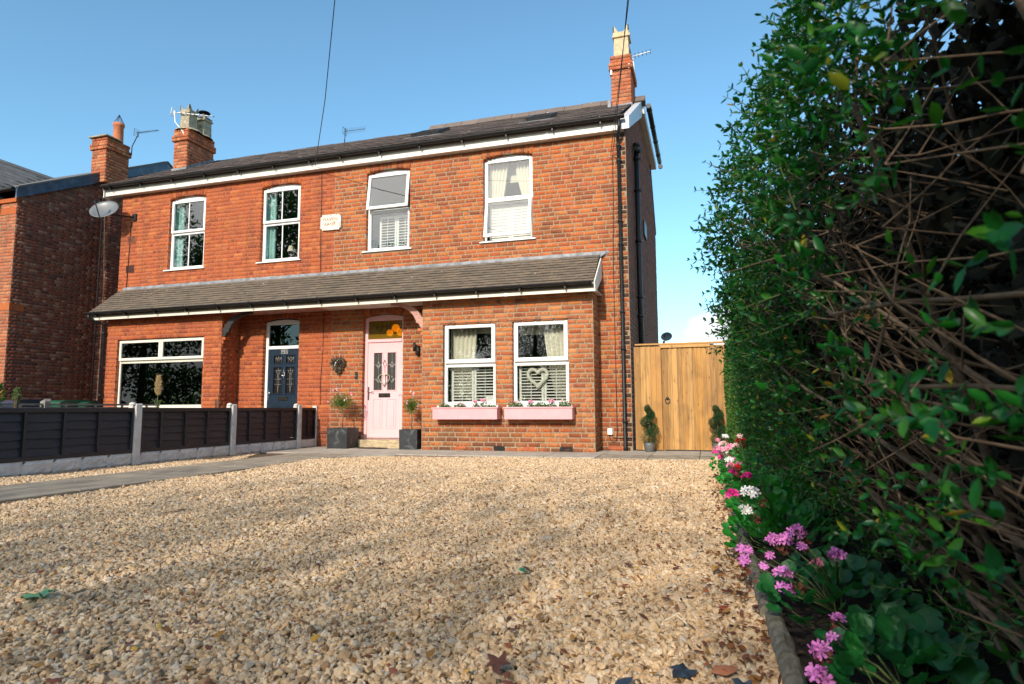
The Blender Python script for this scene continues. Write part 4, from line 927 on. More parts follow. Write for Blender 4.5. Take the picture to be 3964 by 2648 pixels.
# amber transom with the number
b = MB(); b.box(PINKD[0]+.068, PINKD[1]-.068, DM+.128, DM+.134, 2.287, 2.682); pa = b.build('pane', glass_mat('amber_glass', 1.2, (.85, .55, .05), .05), df)
m_ = MATS['amber_glass']; nt = m_.node_tree; df_ = N(nt, 'ShaderNodeBsdfDiffuse'); df_.inputs[0].default_value = (.20, .125, .006, 1); mx = N(nt, 'ShaderNodeMixShader'); mx.inputs[0].default_value = .6
om = [x for x in nt.nodes if x.type == 'OUTPUT_MATERIAL'][0]; prev = om.inputs[0].links[0].from_socket; nt.links.new(prev, mx.inputs[1]); nt.links.new(df_.outputs[0], mx.inputs[2]); nt.links.new(mx.outputs[0], om.inputs[0])
b = MB(); b.box(-6.9, -6.0, DM+.5, DM+.52, 2.2, 2.85); room(HR, -7.3, -5.6, .1, 2.88, DM+.17, 3.0, mat('hall_wall', (.10, .065, .02), .9, .1, 3))
for q, (lx, lz, lr) in enumerate(((-6.42, 2.50, .085), (-6.33, 2.60, .07), (-6.25, 2.50, .08))):
    pass
tl = thing('hall_light', 'glowing amber hall light seen through glass above the pink door', 'light', (-6.5, DM+.45, 2.4))
for lx, lz, lr in ((-6.52, 2.44, .075), (-6.38, 2.54, .085), (-6.27, 2.44, .08)):
    b = MB(); b.lathe([(lr*math.sin(math.pi*k/8), -lr*math.cos(math.pi*k/8)) for k in range(9)], (lx, DM+.32, lz), 14); b.build('bulb_globe', GLOW, tl)
def text(s, size, loc, m, parent, name, ext=.002, rx=90, font_space=1.0, align='CENTER'):
    cu = bpy.data.curves.new(name, 'FONT'); cu.body = s; cu.size = size; cu.extrude = ext; cu.align_x = align; cu.align_y = 'CENTER'; cu.space_character = font_space
    cu.materials.append(m); o = bpy.data.objects.new(name, cu); COL.objects.link(o); o.parent = parent
    o.matrix_parent_inverse = Matrix.Translation(-WL.get(parent.name, Vector((0, 0, 0)))); o.matrix_basis = Matrix.Translation(loc)@Matrix.Rotation(R(rx), 4, 'X'); return o
text('N\u00ba 97', .17, (-6.56, DM+.124, 2.50), mat('etched', (.05, .035, .008), .6), df, 'house_number', .0008)
# blue door
df2 = door_frame(HL, BLUED, DM, UPVC, 2.15, .05); yd = DM+.112; X0, X1 = BLUED[0]+.072, BLUED[1]-.03; Z1 = 2.148; Z0 = .2
b = MB(); wq = (X1-X0); a1, a2, a3, a4 = X0+.15, X0+.36, X1-.36, X1-.15
for c0, c1, hol in ((X0, a1, 0), (a1, a2, 1), (a2, a3, 0), (a3, a4, 1), (a4, X1, 0)):
    if not hol: b.box(c0, c1, yd, yd+.04, Z0, Z1)
    else:
        b.box(c0, c1, yd, yd+.04, Z0, 1.16); b.box(c0, c1, yd, yd+.04, 1.74, 1.84); b.box(c0, c1, yd, yd+.04, 2.0, Z1)
for c0, c1 in ((a1, a2), (a3, a4)):
    panel(b, c0, c1, 1.16, 1.74, yd, .014); panel(b, c0, c1, 1.84, 2.0, yd, .014); panel(b, c0, c1, .45, .86, yd, .01); b.box(c0+.02, c1-.02, yd-.01, yd, .47, .84, .008)
D2 = b.build('front_door', BLUE, HL); tag(D2, 'dark blue woodgrain front door')
for c0, c1 in ((a1, a2), (a3, a4)):
    for z0_, z1_ in ((1.16, 1.74), (1.84, 2.0)):
        p = MB(); p.box(c0, c1, yd+.018, yd+.022, z0_, z1_); p.build('glass_panel', mat('dark_textured_glass', (.012, .008, .008), .2, .4, 200, .4, .003), D2)
        s = MB(); cx = (c0+c1)/2; y_ = yd+.015; H_ = z1_-z0_
        if H_ > .3:
            for f in (.88, .55, .35): s.tube([(c0, y_, z0_+H_*f), (c1, y_, z0_+H_*f)], .0022, 4)
            for k in (-1, 1):
                s.tube([(cx+k*.06, y_, z0_+H_*.88), (cx+k*.012, y_, z0_+H_*.72), (cx+k*.02, y_, z0_+H_*.5), (cx+k*.022, y_, z0_+H_*.3), (cx, y_, z0_+H_*.18), (cx+k*.008, y_, z0_+H_*.1), (cx, y_, z0_+.01)], .0022, 4)
            s.tube([(cx, y_, z1_), (cx, y_, z0_+H_*.72)], .0022, 4)
        else:
            s.tube([(c0, y_, z0_+H_*.7), (c1, y_, z0_+H_*.7)], .0022, 4); s.tube([(cx, y_, z1_), (cx, y_, z0_+H_*.5)], .0022, 4)
            for k in (-1, 1): s.tube([(cx+k*.05, y_, z0_+H_*.7), (cx, y_, z0_+.02)], .0022, 4); s.tube([(cx+k*.07, y_, z0_), (cx+k*.07, y_, z1_)], .0018, 4)
        s.build('leading', MATS['lead_came'], D2)
cxd = (X0+X1)/2
b = MB(); b.box(cxd-.13, cxd+.13, yd-.012, yd, 1.0, 1.08, .004); b.box(cxd-.11, cxd+.11, yd-.016, yd-.012, 1.015, 1.065, .003); b.build('letterbox', MATS['dark_chrome'], D2)
b = MB(); b.tube([(cxd+.035*math.cos(k*.628), yd-.02, 1.585+.045*math.sin(k*.628)) for k in range(11)], .007, 6); b.box(cxd-.01, cxd+.01, yd-.022, yd, 1.63, 1.69, .003); b.box(cxd-.008, cxd+.008, yd-.02, yd, 1.49, 1.54, .003); b.build('knocker', CHROME, D2)
b = MB(); b.box(cxd-.012, cxd+.012, yd-.01, yd, 1.37, 1.44, .004); b.build('key_escutcheon', DARKM, D2)
b = MB(); b.box(X0+.0, X0+.03, yd-.01, yd, 1.0, 1.24, .003); b.tube([(X0+.015, yd-.02, 1.18), (X0+.02, yd-.05, 1.18), (X0+.11, yd-.05, 1.175)], .009, 8); b.build('handle', CHROME, D2)
for k, ch in enumerate('95'):
    x = cxd-.045+k*.09; b = MB(); frame_box(b, x-.042, x+.042, 2.045, 2.135, yd-.006, yd-.002, .007, 0); pl_ = b.build('number_tile', MATS['lead_came'], D2); text(ch, .085, (x, yd-.005, 2.09), MATS['lead_came'], D2, 'house_number', .001)
b = MB(); b.box(BLUED[0]+.068, BLUED[1]-.03, DM+.128, DM+.134, 2.222, 2.70); b.build('pane', GLASSD, df2); room(HL, -9.7, -8.3, .1, 2.88, DM+.17, 3.0)
# door step and thresholds
b = MB(); b.box(-7.06, -5.90, 11.86, DM+.10, .0, .168, .012); b.build('door_step', STEP, HR)
b = MB(); b.box(-9.6, -8.45, 11.86, DM+.10, .0, .155, .012); b.build('door_step', STEP, HL)
# brackets under the lean-to
def bracket(owner, xw, sgn, y0, m, mc):
    prof = [(0, 2.40), (.03, 2.395), (.07, 2.42), (.085, 2.47), (.12, 2.50), (.15, 2.50), (.165, 2.56), (.22, 2.66), (.32, 2.76), (.45, 2.83), (.62, 2.87), (.72, 2.885), (.72, 2.928), (.0, 2.928)]
    inner = [(0, 2.40), (.03, 2.395), (.07, 2.42), (.085, 2.47), (.12, 2.50), (.15, 2.50), (.165, 2.56), (.22, 2.66), (.32, 2.76), (.45, 2.83), (.62, 2.87), (.72, 2.885), (.72, 2.928), (.50, 2.915), (.34, 2.88), (.2, 2.81), (.1, 2.72), (.04, 2.62), (0, 2.60)]
    b = MB(); b.prism([(xw+sgn*p_[0], y0, p_[1]) for p_ in inner], (0, .09, 0)); o = fixn(b.build('porch_bracket', m, owner)); bv = o.modifiers.new('b', 'BEVEL'); bv.width = .005; bv.segments = 2; bv.limit_method = 'ANGLE'
    b = MB(); b.box(xw-sgn*.0, xw+sgn*.10, y0-.03, y0+.12, 2.325, 2.392, .006); b.box(xw, xw+sgn*.05, y0-.02, y0+.11, 2.245, 2.318, .006); b.build('brick_corbel', mc, owner)
bracket(HR, BRX0-.002, -1, 11.52, PINKW, MATS['brick_bay']); bracket(HL, BLX1+.002, 1, 11.52, DARKM, MATS['brick_red'])

# air bricks and vents (brick sized grilles)
def vent(owner, x0, x1, z0, z1, y, m, grid=(6, 3), name='air_vent', slat=False):
    b = MB(); frame_box(b, x0, x1, z0, z1, y-.012, y+.02, .012, .002)
    if slat:
        for k in range(5): z = z0+.02+(z1-z0-.04)*(k+.5)/5; b.box(x0+.0125, x1-.0125, y-.008, y+.0, z-.005, z+.005)
    else:
        for i in range(1, grid[0]): x = x0+(x1-x0)*i/grid[0]; b.box(x-.006, x+.006, y-.010, y, z0+.0125, z1-.0125)
        for j in range(1, grid[1]): z = z0+(z1-z0)*j/grid[1]; b.box(x0+.0125, x1-.0125, y-.009, y-.001, z-.006, z+.006)
    o = b.build(name, m, owner); p = MB(); p.box(x0+.003, x1-.003, y+.0, y+.006, z0+.003, z1-.003); p.build('vent_back', BLACK, o)
vent(HR, -4.62, -4.42, .045, .095, DB-.004, TERR2, (8, 3)); vent(HR, -3.86, -3.65, .02, .10, DB-.006, BLACK, (8, 3)); vent(HR, -3.29, -3.08, .04, .095, DB-.004, TERR2, (8, 3)); vent(HR, -2.59, -2.36, .02, .095, DB-.006, BLACK, (8, 3)); vent(HR, -1.80, -1.56, .035, .10, DM-.004, TERR2, (9, 3))
vent(HL, -13.60, -13.33, 4.90, 5.09, DM-.006, TERR2, slat=True); vent(HL, -13.59, -13.34, 4.17, 4.35, DM-.006, mat('dark_airbrick', (.12, .03, .015), .8), slat=True)
# name plaque
pq = thing('name_plaque', 'weathered white painted name plaque between the upper windows', 'plaque', (-7.8, DM-.03, 4.9))
b = MB(); x0, x1, z0, z1, e = -8.075, -7.565, 4.735, 5.085, .04
b.prism([(x0+e, DM-.045, z0), (x1-e, DM-.045, z0), (x1-e, DM-.045, z0+e), (x1, DM-.045, z0+e), (x1, DM-.045, z1-e), (x1-e, DM-.045, z1-e), (x1-e, DM-.045, z1), (x0+e, DM-.045, z1), (x0+e, DM-.045, z1-e), (x0, DM-.045, z1-e), (x0, DM-.045, z0+e), (x0+e, DM-.045, z0+e)], (0, .043, 0)); fixn(b.build('slab', PLAQ, pq))
text('HAVEN', .105, (-7.83, DM-.046, 4.975), LETT, pq, 'lettering', .003, font_space=1.12); text('BANK', .105, (-7.83, DM-.046, 4.865), LETT, pq, 'lettering', .003, font_space=1.1)
# lead flat flashing patch etc. done; fixtures
t = thing('wall_light', 'slim black up-and-down wall light right of the pink door', 'light', (-5.7, DM, 2.0)); b = MB(); b.tube([(-5.74, DM-.09, 1.98), (-5.74, DM-.09, 2.16)], .028, 14); b.build('lamp_tube', BLACK, t); b = MB(); b.tube([(-5.68, DM-.03, 1.89), (-5.68, DM-.03, 2.10)], .035, 14); b.build('wall_mount', BLACK, t)
t = thing('doorbell', 'narrow black video doorbell left of the pink door', 'doorbell', (-7.12, DM, 1.5)); b = MB(); b.box(-7.155, -7.095, DM-.03, DM-.004, 1.445, 1.59, .006); b.build('case', BLACK, t); b = MB(); b.tube([(-7.125, DM-.03, 1.50), (-7.125, DM-.034, 1.50)], .014, 12); b.build('button', CHROME, t); b = MB(); b.tube([(-7.125, DM-.03, 1.555), (-7.125, DM-.033, 1.555)], .009, 10); b.build('lens', mat('lens', (.15, .12, .08), .1), t)
t = thing('meter_box', 'small white junction box low on the wall beside the downpipe', 'box', (-1.76, DM, .36)); b = MB(); b.box(-1.805, -1.71, DM-.05, DM-.003, .30, .42, .008); b.build('case', UPVC, t); b = MB(); b.tube([(-1.77, DM-.02, .30), (-1.76, DM-.03, .22), (-1.70, DM-.04, .17), (-1.64, DM-.03, .20), (-1.625, DM-.02, .32)], .005, 6); b.tube([(-1.72, DM-.02, .30), (-1.70, DM-.02, .245), (-1.50, DM-.02, .24), (-1.35, DM-.02, .25)], .006, 6); b.build('cable', BLACK, t)
def cable(pts, r, label, m=BLACK, cat='cable', name='cable', group=None):
    b = MB(); b.tube(pts, r, 5); return tag(b.build(name, m), label, cat, group)
cable([(-8.10, DM-.012, 6.12), (-8.085, DM-.012, 5.6), (-8.09, DM-.012, 5.0), (-8.08, DM-.012, 4.4), (-8.06, DM-.015, 3.82)], .007, 'thin black cable running down the upper wall beside the name plaque')
cable([(-7.95, DM-.012, 2.9), (-7.96, DM-.012, 2.0), (-8.0, DM-.012, 1.4), (-7.99, DM-.012, .9)], .005, 'thin cable on the porch wall between the two front doors')
cable([(-1.60, DM-.02, 5.68), (-1.60, DM-.015, 4.8), (-1.63, DM-.015, 3.5), (-1.625, DM-.015, 1.5), (-1.625, DM-.02, .3)], .006, 'thin black cable down the wall just left of the tall downpipe')
cable([(-13.50, DM-.015, 5.45), (-13.52, DM-.015, 4.6), (-13.54, DM-.015, 3.8)], .008, 'dark cable hanging from the large satellite dish down the left wall')
cable([(-8.17, 11.88, 6.19), (-6.7, 10.0, 6.60), (-5.23, 8.0, 7.06), (-2.0, 3.8, 8.10), (10, -12, 12.2)], .008, 'overhead telephone line rising from the eaves in mid-roof', name='overhead_line', group=None)
cable([(-1.58, 11.98, 5.70), (-1.16, 10, 6.22), (-.784, 8.02, 6.80) if False else (-.80, 8.2, 6.62), (0, 4, 7.8), (3.2, -12, 12.2)], .007, 'left one of the twin overhead lines crossing the right chimney', name='overhead_line')
cable([(-1.62, 11.98, 5.72), (-1.17, 10, 6.24), (-.775, 8.2, 6.62), (.06, 4, 7.8), (3.4, -12, 12.2)], .006, 'right one of the twin overhead lines crossing the right chimney', name='overhead_line')

# window boxes
def window_box(label, x0, x1, group='pink window boxes'):
    t = thing('window_box', label, 'window box', ((x0+x1)/2, DB-.12, .59), group); y0 = DB-.25; y1 = DB-.012
    b = MB(); b.box(x0+.02, x1-.02, y0+.015, y0+.035, .60, .80, .003); b.box(x0+.02, x0+.04, y0+.036, y1, .60, .80); b.box(x1-.04, x1-.02, y0+.036, y1, .60, .80); b.box(x0+.041, x1-.041, y0+.036, y1, .60, .62); b.box(x0+.02, x1-.02, y1+.0005, y1+.010, .60, .80); b.build('trough', PINK2, t)
    b = MB(); b.box(x0, x1, y0, y0+.045, .801, .826, .004); b.box(x0, x0+.05, y0+.046, y1, .801, .826, .003); b.box(x1-.05, x1, y0+.046, y1, .801, .826, .003); b.build('rim', PINK2, t)
    b = MB(); b.box(x0+.041, x1-.041, y0+.037, y1-.001, .62, .785); b.build('compost', SOIL, t); return t
window_box('pink window box under the left ground floor window', -5.03, -3.70); window_box('pink window box under the window with the white heart', -3.60, -2.29)
def tuft(label, x, y, z, w, h, m, n, flow=None, nf=0, name='bedding_plant', group='small plants in the window boxes', lsz=.03, cat='plant'):
    t = thing(name, label, cat, (x, y, z), group)
    a = rng.uniform(0, 6.28, n); rr = w*np.sqrt(rng.random(n)); d = np.stack([np.cos(a)*rr, np.sin(a)*rr*.6, h*(.2+.8*rng.random(n))*(1-.5*(rr/w)**2)], -1)
    scatter('foliage', QLEAF, QLEAFF, np.array([x, y, z])+d, rnd_dirs(n)+np.array([0, 0, .5]), rnd_dirs(n), rng.uniform(.6, 1.2, n)*lsz, m, t, kind='stuff')
    if nf:
        a = rng.uniform(0, 6.28, nf); rr = w*.7*np.sqrt(rng.random(nf)); d = np.stack([np.cos(a)*rr, np.sin(a)*rr*.6-.02, h*(.8+.3*rng.random(nf))], -1)
        scatter('flowers', FLOR, FLORF, np.array([x, y, z])+d, rnd_dirs(nf), rnd_dirs(nf)+np.array([0, -1, .5]), np.full(nf, .022), flow, t, kind='stuff')
    return t
yb = DB-.12
for a_ in (('trailing green plant at left end of the left pink window box', -4.80, .12, .10, HERB, 260, None, 0), ('leafy purple-tinged plant second from left in the left window box', -4.50, .12, .11, HERB, 260, PET['pink'], 14),
           ('round pink flowered plant right of centre in the left window box', -4.18, .06, .14, HERB, 140, PET['pink'], 40), ('pink pompon plant fourth from left in the left window box', -4.02, .06, .16, HERB, 120, PET['pink'], 40), ('low green plant at right end of the left window box', -3.86, .09, .08, HERB, 150, None, 0),
           ('feathery green plant at left end of the right window box', -3.40, .15, .13, HERB, 380, PET['pink'], 10), ('pink flowered round plant second in the right window box', -3.10, .07, .13, HERB, 150, PET['pink'], 34),
           ('bushy green plant in the middle of the right window box', -2.90, .12, .12, HERB, 300, None, 0), ('pink topped plant right of centre in the right window box', -2.71, .08, .14, HERB, 160, PET['pink'], 34), ('grey-green plant at right end of the right window box', -2.47, .12, .15, HERB, 320, PET['blush'], 8)):
    tuft(a_[0], a_[1], yb, .80, a_[2], a_[3], a_[4], a_[5], a_[6], a_[7])

# ---------------- dish, aerials
def dish(label, c, rx, rz, aim, mount, s=1.0):
    t = thing('satellite_dish', label, 'satellite dish', mount, 'satellite dishes')
    q = Vector(aim).to_track_quat('Z', 'Y').to_matrix().to_4x4(); M_ = Matrix.Translation(c)@q
    b = MB(); prof = [(.001, -.07), (.3, -.062), (.6, -.042), (.85, -.015), (1, .006), (1, -.004), (.85, -.025), (.6, -.052), (.3, -.072), (.001, -.08)]
    b.lathe([(p_[0], p_[1]*s) for p_ in prof], (0, 0, 0), 28); b.v = [tuple(M_@Vector((v[0]*rx, v[1]*rz, v[2]))) for v in b.v]; b.build('reflector', DISH, t)
    b = MB(); e = M_@Vector((0, -rz*.95, 0)); f = M_@Vector((0, -rz*.35, .34*s)); b.tube([e, f], .012*s, 6); b.build('arm', BLACK, t)
    b = MB(); b.tube([f, f+(M_.to_3x3()@Vector((0, .12, -.09)))*s], .032*s, 10); b.build('receiver', BLACK, t)
    b = MB(); b.tube([M_@Vector((0, 0, -.08*s)), M_@Vector((0, 0, -.16*s)), Vector(mount)], .02*s, 8); b.box(mount[0]-.06*s, mount[0]+.06*s, mount[1]-.02, mount[1]+.01, mount[2]-.09*s, mount[2]+.09*s); b.build('mount', BLACK, t)
dish('large grey satellite dish on the top left corner of the red brick wall', Vector((-13.83, 11.55, 5.66)), .345, .29, (.28, -1, .62), (-13.40, DM-.02, 5.55))
dish('small grey satellite dish showing above the timber fence', Vector((-1.24, 21.9, 3.17)), .20, .15, (-.35, -1, .15), (-1.35, 22.2, 3.0), .6)
b = MB(); b.tube([(-1.35, 22.2, 0), (-1.35, 22.2, 3.05)], .03, 8); b.tube([(-1.6, 22.2, 0), (-1.6, 22.2, 3.1)], .02, 6); tag(b.build('garden_pole', DARKM), 'thin dark poles behind the timber fence carrying the small dish', 'pole')
def yagi(label, p0, p1, n, ell, mast, refl=True, m=ALU, r=.009, vert=False):
    t = thing('tv_aerial', label, 'aerial', mast[0], 'television aerials'); p0, p1 = Vector(p0), Vector(p1); d = (p1-p0).normalized(); sd_ = Vector((0, 0, 1)) if vert else d.cross(Vector((0, 0, 1))).normalized()
    b = MB(); b.tube([p0, p1], r, 6); b.build('boom', m, t)
    for i in range(n):
        c = p0.lerp(p1, .12+.88*i/(n-1)); L = ell*(1-.25*i/n); k = MB(); k.tube([c-sd_*L, c+sd_*L], r*.6, 5); k.build('element', DARKM if m is not ALU else m, t)
    if refl:
        k = MB(); u_ = sd_.cross(d)
        for z in (-.10, -.035, .035, .10): k.tube([p0+u_*z-sd_*ell*1.1, p0+u_*z+sd_*ell*1.1], r*.6, 5)
        for z in (-1, 1): k.tube([p0-u_*.11+sd_*ell*z, p0+u_*.11+sd_*ell*z], r*.7, 5)
        k.build('reflector', m, t)
    k = MB(); k.tube(mast, .014, 8); k.build('mast', m, t)
yagi('small aerial on the ridge in the middle of the pair', (-9.33, 14.9, 8.44), (-8.70, 14.9, 8.43), 10, .09, [(-9.30, 14.85, 8.0), (-9.31, 14.9, 8.52)], True, DARKM, .007, True)
yagi('white aerial poking out behind the right chimney', (-1.62, 14.75, 9.14), (-1.0, 14.6, 9.14), 7, .075, [(-1.40, 15.0, 8.6), (-1.42, 14.78, 9.14)], False, UPVC, .012, True)
yagi('large aerial strapped to the left chimney with a pale boom', (-13.75, 13.35, 8.93), (-12.55, 13.55, 8.72), 9, .05, [(-13.30, 13.33, 8.12), (-13.33, 13.33, 8.30), (-13.62, 13.33, 8.62), (-13.68, 13.34, 8.95)], True, UPVC, .014)
yagi('aerial on a cranked mast beside the neighbour chimney', (-15.93, 14.2, 8.99), (-15.12, 14.2, 8.96), 11, .08, [(-16.13, 14.25, 8.34), (-16.12, 14.25, 8.62), (-15.88, 14.2, 8.90), (-15.87, 14.2, 8.98)], True, DARKM, .008)

# ================================================================== neighbour house
XN = -16.5; NY0 = 11.38
NAY, NAZ = 15.85, 8.55
def ntop(u):
    y = NY0+u; return 6.22+(y-NY0)*.527 if y < NAY else 6.22+(NAY-NY0)*.527-(y-NAY)*.527
side(HN, (XN, NY0), (0, 1), 8.5, 0, 8.6, MN, rN, .010, top=ntop, bond='f', c=.082, sl=.23)
side(HN, (XN-4.5, NY0), (1, 0), 4.5, 0, 6.12, MG, rNf := [], .010, bond='g', c=.082, sl=.23)
# chimney breast standing proud of the flank
BX = XN+.22; side(HN, (BX, 13.75), (0, 1), 1.6, 0, 7.3, MN, rN, .010, top=lambda u: ntop(13.75-NY0+u)-.12, bond='f', c=.082, sl=.23, phase=.1)
side(HN, (XN, 13.75), (1, 0), .22, 0, 7.25, MN, rN, .010, bond='f', c=.082, sl=.23)
emit_bricks(HN, rN, 'brick_brown', limit=220); emit_bricks(HN, rNf, 'brick_chimney', limit=70)
b = MB(); b.box(XN-4.5, XN+.003, NY0-.012, NY0+.0, 3.30, 3.47); b.box(XN+.0035, XN+.012, NY0-.012, NY0+.35, 3.30, 3.47); b.build('string_course', MATS['brick_red'], HN)
b = MB(); b.box(XN-4.5, XN+.003, NY0-.012, NY0+.0, 5.75, 5.92); b.box(XN-4.5, XN+.03, NY0-.05, NY0+.0, 6.05, 6.15); b.build('cornice', MATS['brick_red'], HN)
for sgn in (1,):
    b = MB(); d = Vector((0, 1, .545)).normalized()
    b.prism([(XN+.03, 11.30, 6.13), (XN+.03, 11.30, 6.42), (XN+.03, NAY-.1, NAZ+.22), (XN+.03, NAY+.02, NAZ+.22), (XN+.03, NAY+.02, NAZ-.05)], (.05, 0, 0)); fixn(b.build('bargeboard', NAVYB, HN))
    b = MB(); b.prism([(XN+.03, NAY+.02, NAZ+.18), (XN+.03, NAY+.02, NAZ-.08), (XN+.03, 19.5, 6.5), (XN+.03, 19.5, 6.75)], (.05, 0, 0)); fixn(b.build('bargeboard', NAVYB, HN))
b = MB(); b.prism([(XN-5, 11.30, 6.44), (XN+.10, 11.30, 6.44), (XN+.10, NAY, NAZ+.26), (XN-5, NAY, NAZ+.26)], (0, 0, -.05)); b.prism([(XN-5, NAY, NAZ+.26), (XN+.10, NAY, NAZ+.26), (XN+.10, 19.6, 6.75), (XN-5, 19.6, 6.75)], (0, 0, -.05)); b.build('roof', SLATEN, HN)
# cross gable with its own ridge running away
gx0 = -20.9
b = MB(); b.prism([(gx0, 9.5, 8.85), (gx0, 16.0, 8.85), (-17.4, 16, 7.1), (-17.4, 9.5, 7.1)], (0, 0, -.04)) if False else None
def slope_n(owner, recs_m):
    # right-facing slope of the front gable, courses running back along Y
    recs = []; x0, z0, x1, z1 = -17.1, 6.25, -19.6, 8.10; d = np.array([x1-x0, 0, z1-z0]); Ls = np.linalg.norm(d); d /= Ls; nrm = np.array([-d[2]*-1, 0, d[0]*-1]); nrm = np.array([d[2], 0, -d[0]]); nrm /= np.linalg.norm(nrm)
    rows = 11; gl = Ls/rows
    for r in range(rows):
        y = 10.7+(r % 2)*.15
        while y < 15.8:
            s = (r+.56)*gl; c = np.array([x0, y+.15, z0])+d*s+nrm*.012
            if c[2] > 6.44+(c[1]-11.30)*.527+.02: recs.append((c, np.array([0, 1., 0]), -nrm, d-nrm*.05, .295, .012, gl*1.12))
            y += .3
    emit_bricks(owner, recs, 'grey_slate', 'slate', 90)
    b = MB(); b.prism([(x0, 10.6, z0), (x0, 16, z0), (x1, 16, z1), (x1, 10.6, z1)], (0, 0, -.05)); b.prism([(x1, 10.6, z1), (x1, 16, z1), (-22, 16, 6.3), (-22, 10.6, 6.3)], (0, 0, -.05)); fixn(b.build('gable_roof', SLATEN, owner))
    for i in range(13):
        y = 10.6+i*.43; k = MB(); k.prism([(x1-.16, y, z1-.08), (x1, y, z1+.06), (x1+.16, y, z1-.08), (x1+.13, y, z1-.1), (x1, y, z1+.02), (x1-.13, y, z1-.1)], (0, .42, .0)); fixn(k.build('ridge_tile', SLATEN, owner))
slope_n(HN, 0)
b = MB(); b.tube([(XN-4.5, 11.25, 6.36), (XN+.02, 11.25, 6.36)], .06, 10); b.build('gutter', BLACK, HN)
cN = chimney(HN, -16.75, -16.22, 13.5, 14.26, 7.3, 8.63, 'brick_chimney', 60)
b = MB(); b.box(-16.83, -16.15, 13.42, 13.95, 8.63, 8.67, .005); b.build('capping_slab', POTG, cN)
b = MB(); b.lathe([(.14, 0), (.13, .48), (.155, .50), (.155, .58), (.14, .59), (.12, .59)], (-16.33, 13.95, 8.63), 18); pt = b.build('chimney_pot', TERRA, cN)
b = MB()
for k in range(12): a_ = k*math.pi/6; b.tube([(-16.33+.15*math.cos(a_), 13.95+.15*math.sin(a_), 9.19), (-16.33, 13.95, 9.50)], .005, 4)
b.tube([(-16.33+.15*math.cos(k*.524), 13.95+.15*math.sin(k*.524), 9.17) for k in range(13)], .006, 4); b.build('bird_guard', DARKM, cN)
pipe(HN, [(XN+.03, 13.70, 6.9), (XN+.03, 13.70, 0)], .012, MN, 'conduit')
cable([(-14.93, 12.5, 5.85), (-14.85, 12.5, 4.5), (-14.79, 12.5, 3.4)], .006, 'thin brown cable hanging in the gap beside the neighbour wall', BARKP)

# bins and back fences in the side passage
def bin_(label, x, y, m, h=1.03):
    t = thing('wheelie_bin', label, 'bin', (x, y, 0), 'wheelie bins in the side passage')
    b = MB(); b.add([(x-.25, y-.28, .06), (x+.25, y-.28, .06), (x+.25, y+.28, .06), (x-.25, y+.28, .06), (x-.29, y-.34, h-.08), (x+.29, y-.34, h-.08), (x+.29, y+.34, h-.08), (x-.29, y+.34, h-.08)], [(0, 3, 2, 1), (0, 1, 5, 4), (1, 2, 6, 5), (2, 3, 7, 6), (3, 0, 4, 7)]); b.build('body', m, t)
    b = MB(); b.prism([(x-.31, y-.37, h-.075), (x-.31, y-.36, h-.04), (x-.31, y-.25, h), (x-.31, y+.28, h+.015), (x-.31, y+.38, h-.02), (x-.31, y+.38, h-.075)], (.62, 0, 0)); fixn(b.build('lid', m, t))
    b = MB(); b.tube([(x-.25, y+.36, h+.0), (x+.25, y+.36, h+.0)], .015, 8); b.build('handle', m, t)
    for sx in (-1, 1): b = MB(); b.tube([(x+sx*.24, y+.28, .10), (x+sx*.28, y+.28, .10)], .10, 14); b.build('wheel', BLACK, t)
bin_('dark blue wheelie bin nearest the neighbour wall front', -14.7, 10.55, BINB, 1.05); bin_('second dark blue wheelie bin behind the first', -14.7, 11.2, BINB, 1.04); bin_('dark brown wheelie bin between the blue and green bins', -14.4, 11.45+.35, BINM, 1.03)
bin_('green wheelie bin left of the black downpipe', -14.15, 11.15, BING, 1.035); bin_('second green wheelie bin closest to the black downpipe', -13.9, 11.55, BING, 1.0)
t = thing('low_fence', 'weathered low timber fence on far side of the neighbouring drive', 'fence', (-11.5, 8.5, 0))
for y0_, y1_ in ((5.5, 8.62), (8.74, 11.2)):
    b = MB(); b.box(-11.53, -11.47, y0_, y1_, .90, .935); b.build('rail', BOARDW, t)
    for k in range(4): b = MB(); b.box(-11.51, -11.49, y0_, y1_, .7-.17*k, .87-.17*k+.0); b.build('board', BOARDW, t)
    y = y0_+.3
    while y < y1_: b = MB(); b.box(-11.488, -11.46, y, y+.04, 0, .90); b.build('batten', BOARDW, t); y += .6
b = MB(); b.box(-11.56, -11.44, 8.63, 8.73, 0, .97); b.prism([(-11.56, 8.63, .971), (-11.44, 8.63, .971), (-11.5, 8.68, 1.02)], (0, .1, 0)); fixn(b.build('post', BOARDW, t))

